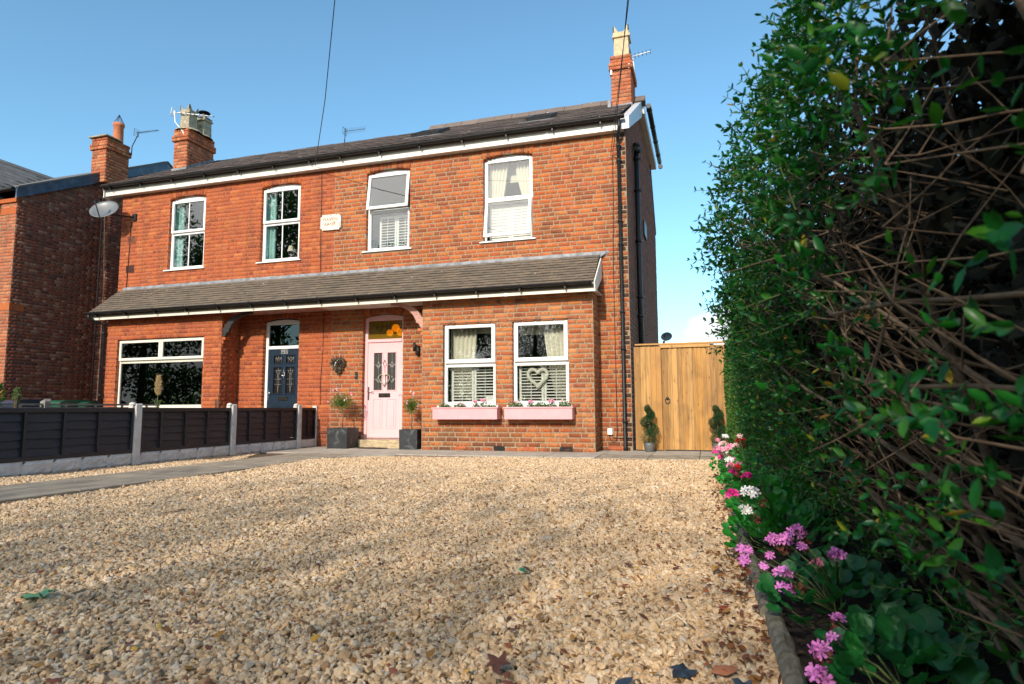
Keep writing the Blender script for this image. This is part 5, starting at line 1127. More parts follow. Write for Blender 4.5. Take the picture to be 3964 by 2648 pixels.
# ================================================================== front fence along the drive
F = thing('panel_fence', 'low black timber panel fence with white concrete posts along the path', 'fence', (-8.1, 9, 0))
FX = -8.1
ends = [(3.42, 5.33), (5.47, 7.43), (7.56, 9.43), (9.58, 11.35), (11.49, 12.0)]
posts = [3.35, 5.40, 7.49, 9.50, 11.42]
for y in posts:
    b = MB(); b.box(FX-.06, FX+.06, y-.06, y+.06, 0, .90, .012); b.build('post', CONC, F)
    b = MB(); b.lathe([(.045, .0), (.045, .02), (.02, .035), (0, .038)], (FX, y-.07, .885), 10); b.box(FX-.05, FX+.03, y-.10, y-.062, .80, .89, .01); b.build('post_cap', CONC, F)
b = MB(); b.box(FX-.05, FX+.05, 12.0, 12.04, 0, .88); b.build('post', CONC, F)
for (y0_, y1_) in ends:
    # rock-faced gravel board
    nseg = max(2, int((y1_-y0_)/.33)); ys_ = np.linspace(y0_, y1_, nseg+1)
    for q in range(nseg):
        a_, c_ = ys_[q]+.004, ys_[q+1]-.004; nu, nv = 9, 5; vs = []
        for j in range(nv+1):
            for i in range(nu+1):
                ed = min(i, nu-i, j, nv-j); y = a_+(c_-a_)*i/nu; z = .0+.175*j/nv
                kk = (q*7+int(y0_*3)) % 3
                dx = 0 if ed == 0 else .014+random.uniform(0, .012)+(.01*math.sin(z*90) if kk == 1 else .0)
                vs.append((FX+.022+dx, y, z))
        b = MB(); b.add(vs, [(j*(nu+1)+i, j*(nu+1)+i+1, (j+1)*(nu+1)+i+1, (j+1)*(nu+1)+i) for j in range(nv) for i in range(nu)]); b.build('gravel_board_block', CONC, F)
    b = MB(); b.box(FX-.025, FX+.022, y0_, y1_, 0, .178); b.build('gravel_board', CONC, F)
    b = MB(); b.box(FX-.02, FX+.032, y0_, y1_, .182, .235, .004); b.build('bottom_rail', BOARD, F)
    b = MB(); b.box(FX-.02, FX+.036, y0_, y1_, .780, .838, .004); b.build('top_rail', BOARD, F)
    nb_ = 5; gap = .545/nb_
    yb_ = [y0_]+[y0_+(y1_-y0_)*f for f in ((.2, .46, .715) if y1_-y0_ > 1 else (.5,))]+[y1_]
    for k in range(nb_):
        z1_ = .782-gap*k; rr = random.Random(int(y0_*10)+k); n_ = 24; lo = []
        for i in range(n_+1): lo.append((y0_+(y1_-y0_)*i/n_, z1_-gap-.008+.008*math.sin(i*.55+k*2)+rr.uniform(-.004, .004)))
        b = MB(); vs = []
        for (y, zl) in lo: vs += [(FX-.014, y, z1_+.012), (FX+.013, y, zl), (FX-.002, y, zl+.001)]
        b.add(vs, [(3*i+k2, 3*i+3+k2, 3*i+3+(k2+1) % 3, 3*i+(k2+1) % 3) for i in range(n_) for k2 in range(3)]); fixn(b.build('board', BOARD, F))
    for y in yb_[1:-1]+[y0_+.02, y1_-.02]:
        b = MB(); b.box(FX+.016, FX+.034, y-.018, y+.018, .236, .779, .003); b.build('batten', BOARD, F)

# ================================================================== side gate and timber fence
GY = 12.10
G = thing('timber_fence', 'tall golden timber fence panels either side of the gate', 'fence', (-.4, GY, 0)); x = -1.27; k = 0
def vboard(owner, x0, x1, z0, z1, y, th=.018, m=WOOD):
    z1 -= random.uniform(0, .005); b = MB(); e = random.uniform(-.002, .002)
    b.prism([(x0-.022, y-.004, z0), (x1, y-.026+e, z0), (x1, y-.004, z0), (x1-.004, y-.002, z0), (x0-.022, y-.001, z0)], (0, 0, z1-z0)); fixn(b.build('board', m, owner))
for x0, x1 in ((-1.27, -.80), (.075, .95)):
    n = round((x1-x0)/.098); w = (x1-x0)/n
    for i in range(n): vboard(G, x0+i*w, x0+(i+1)*w, .03, 1.93+.0, GY)
b = MB(); b.box(-1.27, 1.0, GY-.04, GY+.05, 1.955, 1.985, .004); b.build('capping_rail', WOOD, G)
b = MB(); b.box(-.80, .075, GY-.035, GY+.02, 1.895, 1.953, .004); b.build('lintel', WOOD, G)
for zz in (.35, 1.1, 1.75):
    b = MB(); b.box(-1.27, -.80, GY+.001, GY+.05, zz, zz+.08); b.box(.075, .95, GY+.001, GY+.05, zz, zz+.08); b.build('rail', WOOD, G)
for xx in (-.80, .095): b = MB(); b.box(xx-.045, xx+.045, GY+.051, GY+.13, 0, 1.95); b.build('post', WOOD, G)
GT = thing('garden_gate', 'golden timber board gate with black ring handle', 'gate', (-.36, GY, 0))
n = 10; w = .835/n
wid = [1.15, .95, 1.1, 1.0, .95, 1.25, 1.0, .75, 1.1, .75]; s_ = sum(wid); x = -.785
for i in range(n):
    ww = .845*wid[i]/s_; vboard(GT, x+(.02 if i == 0 else 0), x+ww, .035, 1.925, GY+.016); x += ww
for zz in (.35, 1.55): b = MB(); b.box(-.78, .055, GY+.014, GY+.06, zz, zz+.10); b.build('ledge', WOOD, GT)
b = MB(); b.lathe([(.028, 0), (.028, .008), (.0, .010)], (0, 0, 0), 14); b.v = [(-.70+v[0], GY-.012-v[2], .97+v[1]) for v in b.v]; b.build('latch_plate', DARKM, GT)
b = MB(); b.tube([(-.70+.040*math.cos(k*.524), GY-.028, .925+.048*math.sin(k*.524)) for k in range(13)], .0065, 8); b.build('ring_handle', DARKM, GT)

# topiary spirals
def topiary(label, x, y, hgt=.85):
    t = thing('spiral_topiary', label, 'topiary', (x, y, 0), 'spiral topiaries flanking the gate')
    b = MB(); b.lathe([(.065, 0), (.085, .03), (.10, .12), (.095, .17), (.088, .17), (.08, .15)], (x, y, .012), 20); b.build('pot', GPOT, t)
    b = MB(); b.tube([(x, y, .16), (x+.01, y, .5), (x, y, hgt-.05)], .010, 6); b.build('stem', BARK, t)
    n = 11000; tt = rng.random(n); ang = tt*2*math.pi*2.1+2.4; rad = .145*(1-tt)**.7+.02; h = .23+tt*(hgt-.27)
    c = np.stack([x+np.cos(ang)*rad*.75, y+np.sin(ang)*rad*.75, h], -1); blob = rnd_dirs(n)*((.052+.05*(1-tt)))[:, None]*rng.uniform(.6, 1.05, n)[:, None]
    m_ = tt < .16; c[m_, 0] = x; c[m_, 1] = y; blob[m_] *= 1.3; c[m_, 2] = .22+.25*tt[m_]
    scatter('foliage', QLEAF, QLEAFF, c+blob, blob+rnd_dirs(n)*.03, rnd_dirs(n), rng.uniform(.010, .018, n), BOX, t, kind='stuff')
topiary('spiral topiary in grey pot left of the gate', -1.03, 11.85); topiary('spiral topiary half hidden by flowers right of the gate', .15, 11.86, .84)

# planters with rose standards
def planter(label, x, y, w, h, seed, thin=False):
    t = thing('rose_planter', label, 'planter', (x, y, 0), 'rose standards in square planters'); a = w/2
    b = MB(); b.add([(x-a*.97, y-a*.97, .012), (x+a*.97, y-a*.97, .012), (x+a*.97, y+a*.97, .012), (x-a*.97, y+a*.97, .012), (x-a, y-a, h), (x+a, y-a, h), (x+a, y+a, h), (x-a, y+a, h), (x-a+.02, y-a+.02, h), (x+a-.02, y-a+.02, h), (x+a-.02, y+a-.02, h), (x-a+.02, y+a-.02, h), (x-a+.02, y-a+.02, h-.05), (x+a-.02, y-a+.02, h-.05), (x+a-.02, y+a-.02, h-.05), (x-a+.02, y+a-.02, h-.05)],
          [(0, 1, 5, 4), (1, 2, 6, 5), (2, 3, 7, 6), (3, 0, 4, 7), (4, 5, 9, 8), (5, 6, 10, 9), (6, 7, 11, 10), (7, 4, 8, 11), (8, 9, 13, 12), (9, 10, 14, 13), (10, 11, 15, 14), (11, 8, 12, 15)]); b.build('planter_box', PLANTER, t)
    b = MB(); b.box(x-a+.02, x+a-.02, y-a+.02, y+a-.02, h-.06, h-.045); b.build('compost', SOIL, t)
    b = MB(); tx = x-.02; b.tube([(tx, y, h-.05), (tx+.012, y, h+.2), (tx-.01, y, h+.36)], .009, 6); b.tube([(tx+.02, y, h-.05), (tx-.005, y+.01, h+.2), (tx, y, h+.36)], .007, 6); b.build('stem', BARKP, t)
    return t, tx, h
def rose_head(t, x, y, z, rx, rz, n, nf, cols, wisps=()):
    b = MB(); cen = np.array([x, y, z]); ends_ = []
    for i in range(46):
        d = rnd_dirs(1)[0]; e = cen+d*np.array([rx, rx*.75, rz])*random.uniform(.6, 1.1); mid = (cen+e)/2+np.array([0, 0, .03]); b.tube([tuple(cen-np.array([0, 0, rz*.6])), tuple(mid), tuple(e)], [.005, .003, .0015], 4); ends_.append(e)
    for wx, wy, wz in wisps: b.tube([tuple(cen), (x+wx*.5, y+wy*.5, z+wz*.5), (x+wx, y+wy, z+wz)], [.004, .003, .002], 4)
    b.build('branches', STEMG, t, kind='stuff')
    d = rnd_dirs(n)*rng.random(n)[:, None]**.5*np.array([rx, rx*.75, rz]); d[:, 2] -= .0
    scatter('foliage', QLEAF, QLEAFF, cen+d, d+rnd_dirs(n)*.08, rnd_dirs(n)+np.array([0, 0, .6]), rng.uniform(.014, .028, n), ROSEL, t, kind='stuff')
    pts = list(cen+rnd_dirs(nf)*np.array([rx, rx*.75, rz])*rng.uniform(.7, 1.1, nf)[:, None])
    for w in wisps: pts += [cen+np.array(w)+rnd_dirs(1)[0]*.025 for _ in range(4)]
    for i, p in enumerate(pts):
        c = cols[i % len(cols)]; q = np.repeat(p[None], 5, 0)+rnd_dirs(5)*.007
        scatter('flower', FLOR, FLORF, q, rnd_dirs(5), rnd_dirs(5)*.5+np.array([.1, -1, .5]), np.full(5, .020), PET[c], t)
t, tx, h = planter('larger grey square planter with pink rose bush left of the pink door', -7.17, 11.64, .46, .42, 1)
rose_head(t, tx-.03, 11.64, .95, .27, .17, 2600, 22, ['rose', 'pink', 'blush'], [(-.22, 0, .24), (-.10, -.02, .26), (.22, 0, .16), (-.30, 0, .02)])
t, tx, h = planter('smaller grey square planter with sparse rose bush right of the pink door', -5.62, 11.66, .39, .40, 2)
rose_head(t, tx+.0, 11.66, .86, .17, .16, 1600, 12, ['blush', 'rose'], [(-.22, -.05, .22), (-.02, 0, .27), (.05, 0, .24)])
b = MB(); b.lathe([(.34, 0), (.34, .012), (.32, .016), (0, .016)], (0, 0, 0), 32); b.v = [(v[0]-6.50, 11.66+v[1]*.5 if v[1] < 0 else 11.66+v[1]*.12, v[2]+.016) for v in b.v]; tag(b.build('doormat', mat('rubber_mat', (.02, .018, .016), .8, .3, 60, .5)), 'dark half-round doormat in front of the stone step', 'doormat')

# wreaths
def wreath(label, c, s, m1, m2, n, y):
    t = thing('heart_wreath', label, 'wreath', c); P = heart_pts(c[0], c[2], s, 40); idx = rng.integers(0, 40, n); p = np.array([[P[i][0], y, P[i][1]] for i in idx])+rnd_dirs(n)*np.array([.055, .03, .055])*rng.random(n)[:, None]**.4
    b = MB(); b.tube([(q[0], y+.01, q[1]) for q in P+[P[0]]], .03, 6, False); b.build('ring', BARK, t)
    h_ = n//2; scatter('leaves', LEAF, LEAFF, p[:h_], rnd_dirs(h_)+np.array([0, -.4, 0]), rnd_dirs(h_)+np.array([0, -1, 0]), rng.uniform(.035, .07, h_), m1, t, kind='stuff'); scatter('leaves', LEAF, LEAFF, p[h_:], rnd_dirs(n-h_)+np.array([0, -.4, 0]), rnd_dirs(n-h_)+np.array([0, -1, 0]), rng.uniform(.03, .06, n-h_), m2, t, kind='stuff')
    return t
t = wreath('bushy dried-leaf heart wreath on the brick wall between the doors', (-7.54, DM-.05, 1.745), .14, mat('dried_brown', (.07, .04, .025), .8, .5, 60), mat('sage_dried', (.13, .14, .10), .8, .5, 60), 420, DM-.06)
b = MB(); b.tube([(-7.535, DM-.02, 2.0), (-7.53, DM-.03, 1.86)], .003, 4); b.tube([(-7.53, DM-.08, 1.86), (-7.58, DM-.1, 1.79), (-7.60, DM-.1, 1.72)], .008, 4); b.build('ribbon', CURT, t)
t = thing('door_heart', 'thin twiggy heart wreath with pink ribbon hanging on the pink door', 'wreath', (-6.49, DM+.06, 1.5)); cxp = (PINKD[0]+PINKD[1])/2
b = MB(); P = heart_pts(cxp, 1.425, .135, 36)
for q in range(4): b.tube([(p_[0]+random.uniform(-.006, .006), DM+.085+random.uniform(-.006, .004), p_[1]+random.uniform(-.006, .006)) for p_ in P+[P[0]]], .0075, 5, False)
b.build('twig_ring', mat('sage_twig', (.28, .27, .19), .85, .3, 60, .3), t)
b = MB(); b.box(cxp-.008, cxp+.008, DM+.078, DM+.081, 1.47, 1.70); b.box(cxp+.005, cxp+.025, DM+.074, DM+.077, 1.36, 1.50); b.box(cxp-.03, cxp+.03, DM+.070, DM+.076, 1.515, 1.545); b.build('ribbon', PET['blush'], t)

# ================================================================== garden plants seen over the fence
t = thing('pampas_grass', 'feathery beige pampas plume in front of the wide window', 'plant', (-10.4, 10.1, 0)); b = MB(); b.tube([(-10.4, 10.1, 0), (-10.41, 10.1, .9), (-10.40, 10.1, 1.2)], .006, 5); b.build('stem', STEMG, t)
n = 1400; tt = rng.random(n); hh = 1.08+tt*.38; rr = .055*np.sin(np.pi*np.clip(tt*.85+.12, 0, 1))**.8*rng.random(n); a_ = rng.uniform(0, 6.28, n)
pp = np.stack([-10.4+rr*np.cos(a_), 10.1+rr*np.sin(a_), hh], -1); scatter('plume', [(0, 0, 0), (.03, .5, 0), (0, 1, 0)], [(0, 1, 2)], pp, np.stack([np.cos(a_), np.sin(a_)*.6, np.full(n, 1.4)], -1), rnd_dirs(n), rng.uniform(.04, .085, n), mat('plume_beige', (.50, .36, .17), .9, .2, 40), t, kind='stuff')
b = MB()
for k in range(12): a_ = rng.uniform(0, 6.28); b.tube([(-10.4, 10.1, .7), (-10.4+.08*math.cos(a_), 10.1, 1.0), (-10.4+.2*math.cos(a_), 10.1, .95)], [.004, .003, .001], 4)
b.build('blades', STEMG, t, kind='stuff')
def bush(label, x, y, z, w, h, m, n, ls, name='shrub', cat='bush', tmpl=(LEAF, LEAFF)):
    t = thing(name, label, cat, (x, y, 0)); b = MB()
    for k in range(14): d = rnd_dirs(1)[0]; b.tube([(x, y, 0), (x+d[0]*w*.3, y+d[1]*w*.3, z*.7), (x+d[0]*w*.8, y+d[1]*w*.8, z+abs(d[2])*h*.8)], [.012, .007, .003], 5)
    b.build('branches', BARK, t, kind='stuff'); d = rnd_dirs(n)*rng.random(n)[:, None]**.4*np.array([w, w, h])
    scatter('leaves', tmpl[0], tmpl[1], np.array([x, y, z])+d, d+rnd_dirs(n)*w*.7+np.array([0, 0, .1]), rnd_dirs(n)+np.array([0, 0, 1]), rng.uniform(.6, 1.2, n)*ls, m, t, kind='stuff')
bush('bright green leafy shrub at the left edge behind the black fence', -9.55, 6.38, 1.0, .18, .22, ROSEL, 420, .07)
bush('seedy brown-green weed standing behind the black fence', -9.05, 6.43, 1.0, .05, .12, HERB, 240, .03, 'weed', 'plant')
bush('dry rose twig behind the second white fence post', -8.35, 9.4, .93, .06, .08, mat('dead_leaf', (.25, .08, .03), .8), 14, .04, 'weed', 'plant')
b = MB(); b.tube([(-8.3, 9.38, .5), (-8.31, 9.38, 1.08)], .006, 5); tag(b.build('cane', BARKP), 'short bare cane sticking up behind the second white post', 'cane')

# ================================================================== kerb and flower bed
K = thing('edging', 'row of weathered grey edging stones between gravel and flower bed', 'edging', (.2, 4, 0)); y = .3
while y < 11.9:
    L = random.uniform(.42, .6); n = 8; b = MB(); P = []; x0 = .195+.02*math.sin(y*1.1)+random.uniform(-.004, .004); m_ = 7; vs = []
    for i in range(m_+1):
        for k in range(n+1):
            a_ = math.pi*k/n; r_ = .033*(1+random.uniform(-.10, .10)); vs.append((x0-math.cos(a_)*r_+.002*math.sin(i), y+.004+(L-.008)*i/m_, .012+math.sin(a_)*r_*1.1))
    b.add(vs, [(i*(n+1)+k, i*(n+1)+k+1, (i+1)*(n+1)+k+1, (i+1)*(n+1)+k) for i in range(m_) for k in range(n)], False); b.prism([vs[k] for k in range(n+1)], (0, .002, 0)); b.box(x0-.03, x0+.03, y+.004, y+L-.004, -.08, .012)
    b.build('edging_stone', mat('edging_concrete', (.15, .135, .10), .9, .35, 25, .8, .006, dirt=(.20, .19, .16), dirts=18, dirta=.6), K); y += L
nx2, ny2 = 40, 150; gx2 = np.linspace(.215, 3.0, nx2); gy2 = np.linspace(-1, 12, ny2); X_, Y_ = np.meshgrid(gx2, gy2); Z_ = -.02+.05*np.clip((X_-.215)/.4, 0, 1)+rng.normal(0, .008, X_.shape)
gm = MB(); gm.add([tuple(v) for v in np.stack([X_, Y_, Z_], -1).reshape(-1, 3)], [(j*nx2+i, j*nx2+i+1, (j+1)*nx2+i+1, (j+1)*nx2+i) for j in range(ny2-1) for i in range(nx2-1)], True); gm.build('flower_bed_soil', SOIL, kind='structure')
n = 6000; xs = rng.uniform(.24, 1.3, n); ys = rng.uniform(.8, 8, n); scatter('bark_litter', [(0, 0, 0), (-.3, .5, .1), (0, 1, 0), (.3, .5, .1)], QLEAFF, np.stack([xs, ys, .0+.035*np.clip((xs-.215)/.4, 0, 1)+rng.uniform(0, .01, n)], -1), rnd_dirs(n)*np.array([1, 1, .2]), rnd_dirs(n)*.3+np.array([0, 0, 1]), rng.uniform(.012, .035, n), mat('litter', (.05, .028, .016), .9, .6, 60), None, label='dark chips and crumbled leaves lying on the bed soil', cat='litter', kind='stuff')

# ================================================================== hedges
def hedge_x(y, z):
    top = np.interp(y, [0, 1.2, 2.5, 4, 6, 8, 9], [.26, .20, .12, .19, .31, .38, .40])
    mid = np.interp(y, [0, 2.5, 4, 6, 8, 9], [.32, .31, .34, .38, .42, .42])
    f = np.clip((z-.35)/1.0, 0, 1); f = f*f*(3-2*f)
    low = np.interp(z, [0, .25, .5], [.75, .62, .42])
    x = np.where(z < .5, np.maximum(low, mid), mid+(top-mid)*f)
    x = x+np.clip(z-1.5, 0, 1)**1.3*.55
    return x+.035*np.sin(y*3.1+z*2)+.025*np.sin(y*7.3-z*5)
HT = 2.0
H = thing('privet_hedge', 'tall overgrown privet hedge filling the right side with bare stems showing', 'hedge', (.8, 4, 0))
def tubes_mesh(name, lines, n, m, parent):
    """lines: list of (pts array (k,3), radii (k,)) with the same k"""
    k = len(lines[0][0]); P = np.array([l[0] for l in lines]); Rr = np.array([l[1] for l in lines])
    T = np.gradient(P, axis=1); T /= np.linalg.norm(T, axis=2, keepdims=True)+1e-9
    ref = np.tile(np.array([.3, .2, .93]), (len(P), 1)); bad = np.abs(np.sum(ref*T[:, 0], 1)) > .9; ref[bad] = (1, 0, 0)
    A = np.cross(T, ref[:, None, :]); A /= np.linalg.norm(A, axis=2, keepdims=True)+1e-9; B = np.cross(T, A)
    an = np.arange(n)*2*np.pi/n; V = P[:, :, None, :]+Rr[:, :, None, None]*(np.cos(an)[None, None, :, None]*A[:, :, None, :]+np.sin(an)[None, None, :, None]*B[:, :, None, :])
    V = V.reshape(len(P), k*n, 3); F_ = [(i*n+j, i*n+(j+1) % n, (i+1)*n+(j+1) % n, (i+1)*n+j) for i in range(k-1) for j in range(n)]
    o = bpy.data.objects.new(name, arrays_mesh(name, V, F_, m, True)); link(o, parent); return tag(o, kind='stuff')
def wob(a, b_, k, amp):
    t = np.linspace(0, 1, k)[:, None]; p = a+(b_-a)*t; w_ = rng.normal(0, amp, (k, 3)); w_[0] = 0; w_ = np.cumsum(w_, 0)*.5; return p+w_
# stems: individual trunks of the hedge, leaning out and along
ends_ = []
yt = .55
while yt < 9.0:
    x0 = rng.uniform(.62, .85); r_ = rng.uniform(.009, .019)
    top = np.array([rng.uniform(.25, .9), yt+rng.uniform(-.1, .55), rng.uniform(1.2, 1.85)])
    P = wob(np.array([x0, yt, -.02]), top, 9, .022); P[:, 0] = np.maximum(P[:, 0], hedge_x(P[:, 1], P[:, 2])+.10); rad = np.linspace(r_, r_*.35, 9)
    if yt < 6:
        b = MB(); b.tube([tuple(p) for p in P], [float(v) for v in rad], 7); b.build('stem', BARK, H)
    else:
        b = MB(); b.tube([tuple(p) for p in P], [float(v) for v in rad], 5); b.build('stem', BARK, H)
    ends_.append(P); yt += rng.uniform(.06, .15)
print('stems', len(ends_))
br = []; tw = []
for P in ends_:
    nb_ = 13 if P[0, 1] < 3 else (14 if P[0, 1] < 5 else 9)
    for q in range(nb_):
        i = rng.integers(1, 8); s = P[i]; z = np.clip(s[2]+rng.uniform(-.05, .55), .1, HT); y = s[1]+rng.normal(.12, .22); e = np.array([float(hedge_x(y, z))+rng.uniform(0, .10), y, z])
        if rng.random() < .3: e[0] = rng.uniform(.8, 1.4)
        L = wob(s, e, 6, .028); L[:, 0] = np.maximum(L[:, 0], hedge_x(L[:, 1], L[:, 2])+.01+rng.uniform(0, .04, 6)); br.append((L, np.linspace(rng.uniform(.0025, .006), .0013, 6)))
        for w in range(3):
            j = rng.integers(2, 6); d = rng.normal(0, .07, 3)+np.array([.02, 0, .05]); tw.append((wob(L[j], L[j]+d, 4, .008), np.linspace(.0018, .0008, 4)))
tubes_mesh('branches', br, 5, BARKP, H); tubes_mesh('twigs', tw, 4, BARKP, H)
# a few bare cut sticks crossing in front
for a_, c_, r_ in (((.62, 1.05, .45), (.12, 2.35, 1.02), .0075), ((.60, .95, .62), (.16, 1.9, 1.30), .006), ((.66, 1.2, .20), (.28, 2.6, .85), .009), ((.58, 1.3, .75), (.14, 2.8, 1.05), .005), ((.55, .85, .95), (.13, 1.25, .98), .006), ((.7, 1.5, .1), (.30, 2.9, .55), .008), ((.5, .9, .80), (.2, 1.6, .88), .0055)):
    b = MB(); P = wob(np.array(a_), np.array(c_), 9, .012); P[:, 0] = np.maximum(P[:, 0], hedge_x(P[:, 1], P[:, 2])+.02); b.tube([tuple(p) for p in P], [float(v) for v in np.linspace(r_, r_*.5, 9)], 7); b.build('branch', BARKP, H)
# leaves: clusters of opposite leaves on shoots
def shoots(n, y0, y1, z0, z1, depth_fn, out, ls, dens=None, face=True):
    y = rng.uniform(y0, y1, n); z = rng.uniform(z0, z1, n)
    if dens is not None: k = rng.random(n) < dens(y, z); y, z = y[k], z[k]
    n = len(y); x = hedge_x(y, z)+depth_fn(n)
    base = np.stack([x, y, z], -1); d = rnd_dirs(n)*.75+np.array(out); d /= np.linalg.norm(d, axis=1, keepdims=True)
    L = rng.uniform(.05, .13, n); m_ = 8; pos = []; ax = []; nr = []; sz = []
    per = np.cross(d, rnd_dirs(n)); per /= np.linalg.norm(per, axis=1, keepdims=True); per2 = np.cross(d, per)
    for i in range(m_):
        t = (i//2+.6)/(m_/2); p = base+d*(L*t)[:, None]; sgn = 1 if i % 2 else -1; q = per if (i//2) % 2 else per2
        pos.append(p); ax.append(q*sgn+d*.7+rnd_dirs(n)*.25); nr.append(d+rnd_dirs(n)*.4+np.array([0, 0, .5])); sz.append(ls*rng.uniform(.6, 1.15, n)*(1-.35*t))
    tips = (base, base+d*L[:, None])
    return np.concatenate(pos), np.concatenate(ax), np.concatenate(nr), np.concatenate(sz), tips
dz = lambda y, z: np.where(z < .3, .18, np.where(z < .6, .40, np.where(z < .95, .62, .92)))*np.clip(.45+.12*y+.5*np.sin(y*4+z*6), .25, 1)
dn = lambda y, z: dz(y, z)*np.where(y < 2.1, .38+1.6*np.clip(z-1.0, 0, .35), .78)
sets = [shoots(4600, .5, 3.2, .12, HT, lambda n: rng.uniform(-.04, .12, n), (-.8, -.1, .35), .034, dn),
        shoots(5200, 3.2, 9.0, .12, HT, lambda n: rng.uniform(-.02, .12, n), (-.8, -.1, .35), .034, dz),
        shoots(900, .4, 9.0, 1.72, HT+.04, lambda n: rng.uniform(0, .9, n), (-.1, 0, 1), .034),
        shoots(2200, 2.2, 9.0, .35, 1.95, lambda n: rng.uniform(.12, .5, n), (-.5, 0, .3), .034, lambda y, z: np.clip(z-.2, .1, .8)*np.clip((y-1.5)/3, .15, 1))]
allp = [np.concatenate([s[i] for s in sets]) for i in range(4)]
tips = [(np.linspace(a_, b_, 3), np.array([.0014, .001, .0008])) for s in sets for a_, b_ in zip(s[4][0], s[4][1]) if np.linalg.norm(a_-np.array([0, 0, CAMH])) > 1.25]
tubes_mesh('shoots', tips, 3, STEMG, H)
pos, ax, nr, sz = allp
near = np.linalg.norm(pos-np.array([0, 0, CAMH]), axis=1)
keep = near > .72; pos, ax, nr, sz, near = pos[keep], ax[keep], nr[keep], sz[keep], near[keep]
vm = view_mask(pos[:, 0], pos[:, 1], pos[:, 2], -.02) & (pos[:, 0] < hedge_x(pos[:, 1], pos[:, 2])+.08)
score = sz/near*vm; order = np.argsort(-score); bigs = order[:270]; rest = np.setdiff1d(np.arange(len(pos)), bigs)
yel = rng.random(len(rest)) < .025
scatter('foliage', LEAF, LEAFF, pos[rest[~yel]], ax[rest[~yel]], nr[rest[~yel]], sz[rest[~yel]], PRIVET, H, True, kind='stuff')
scatter('yellowed_foliage', LEAF, LEAFF, pos[rest[yel]], ax[rest[yel]], nr[rest[yel]], sz[rest[yel]], PRIVY, H, True, kind='stuff')
lm = arrays_mesh('leaf', np.array(LEAF)[None], LEAFF, PRIVET, True); lmy = arrays_mesh('leaf', np.array(LEAF)[None], LEAFF, PRIVY, True)
for i in bigs:
    a_ = Vector(ax[i]).normalized(); s_ = Vector(nr[i]).cross(a_).normalized(); n_ = a_.cross(s_); k = float(sz[i])
    o = bpy.data.objects.new('leaf', lmy if random.random() < .04 else lm); COL.objects.link(o); o.parent = H; o.matrix_parent_inverse = Matrix.Translation(-WL[H.name])
    o.matrix_basis = Matrix(((s_.x*k, a_.x*k, n_.x*k, pos[i][0]), (s_.y*k, a_.y*k, n_.y*k, pos[i][1]), (s_.z*k, a_.z*k, n_.z*k, pos[i][2]), (0, 0, 0, 1)))
# far side of the hedge: coarse leafy mass that closes it
SHADEL = mat('inner_shade_leaf', (.010, .012, .006), .95, .5, 40)  # near-black leaf colour carries the deep shade inside the hedge
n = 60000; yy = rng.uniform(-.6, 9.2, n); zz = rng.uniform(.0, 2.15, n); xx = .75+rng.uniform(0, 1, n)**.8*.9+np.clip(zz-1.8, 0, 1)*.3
n2 = 52000; y2 = rng.uniform(.1, 9.2, n2); z2 = rng.uniform(.25, 1.96, n2); x2 = hedge_x(y2, z2)+.17+.5*rng.random(n2)**1.4+np.where(y2 < 2.2, .10, 0); k2 = rng.random(n2) < np.clip((z2-.1)/.5, .15, 1)  # dark leaf fill added close behind the face to blacken the gaps
scatter('inner_twigs', QLEAF, QLEAFF, np.stack([x2, y2, z2], -1)[k2], rnd_dirs(k2.sum()), rnd_dirs(k2.sum()), rng.uniform(.03, .065, k2.sum()), SHADEL, H, kind='stuff')
scatter('inner_foliage', QLEAF, QLEAFF, np.stack([xx, yy, zz], -1), rnd_dirs(n), rnd_dirs(n), rng.uniform(.05, .10, n), SHADEL, H, kind='stuff')
print('leaves', len(pos))
# conifer hedge near the gate
C2 = thing('conifer_hedge', 'lower bright green clipped conifer hedge next to the gate', 'hedge', (.6, 10.5, 0))
n = 42000; yy = rng.uniform(8.6, 12.0, n); zz = rng.uniform(.08, 1.80, n); xx = .31+.03*np.sin(yy*2.3)+.025*np.sin(zz*6+yy*4)+np.clip(zz-1.6, 0, 1)*.5+np.abs(rng.normal(0, .07, n))+np.clip(.35-zz, 0, 1)*.4
scatter('foliage', QLEAF, QLEAFF, np.stack([xx, yy, zz], -1), rnd_dirs(n)*.6+np.array([-.5, -.2, .7]), rnd_dirs(n), rng.uniform(.018, .042, n), CONIF, C2, kind='stuff')
n = 9000; scatter('top_foliage', QLEAF, QLEAFF, np.stack([rng.uniform(.35, 1.3, n), rng.uniform(8.6, 12.0, n), rng.uniform(1.5, 1.92, n)], -1), rnd_dirs(n)*.6+np.array([0, -.2, .9]), rnd_dirs(n), rng.uniform(.03, .06, n), CONIF, C2, kind='stuff')
b = MB()
for k in range(12): y = 8.7+k*.28; P = wob(np.array([.55, y, 0]), np.array([.5+rng.uniform(-.15, .1), y+rng.uniform(-.2, .2), 1.6]), 6, .02); b.tube([tuple(p) for p in P], [float(v) for v in np.linspace(.022, .008, 6)], 6)
b.build('stems', BARKP, C2)

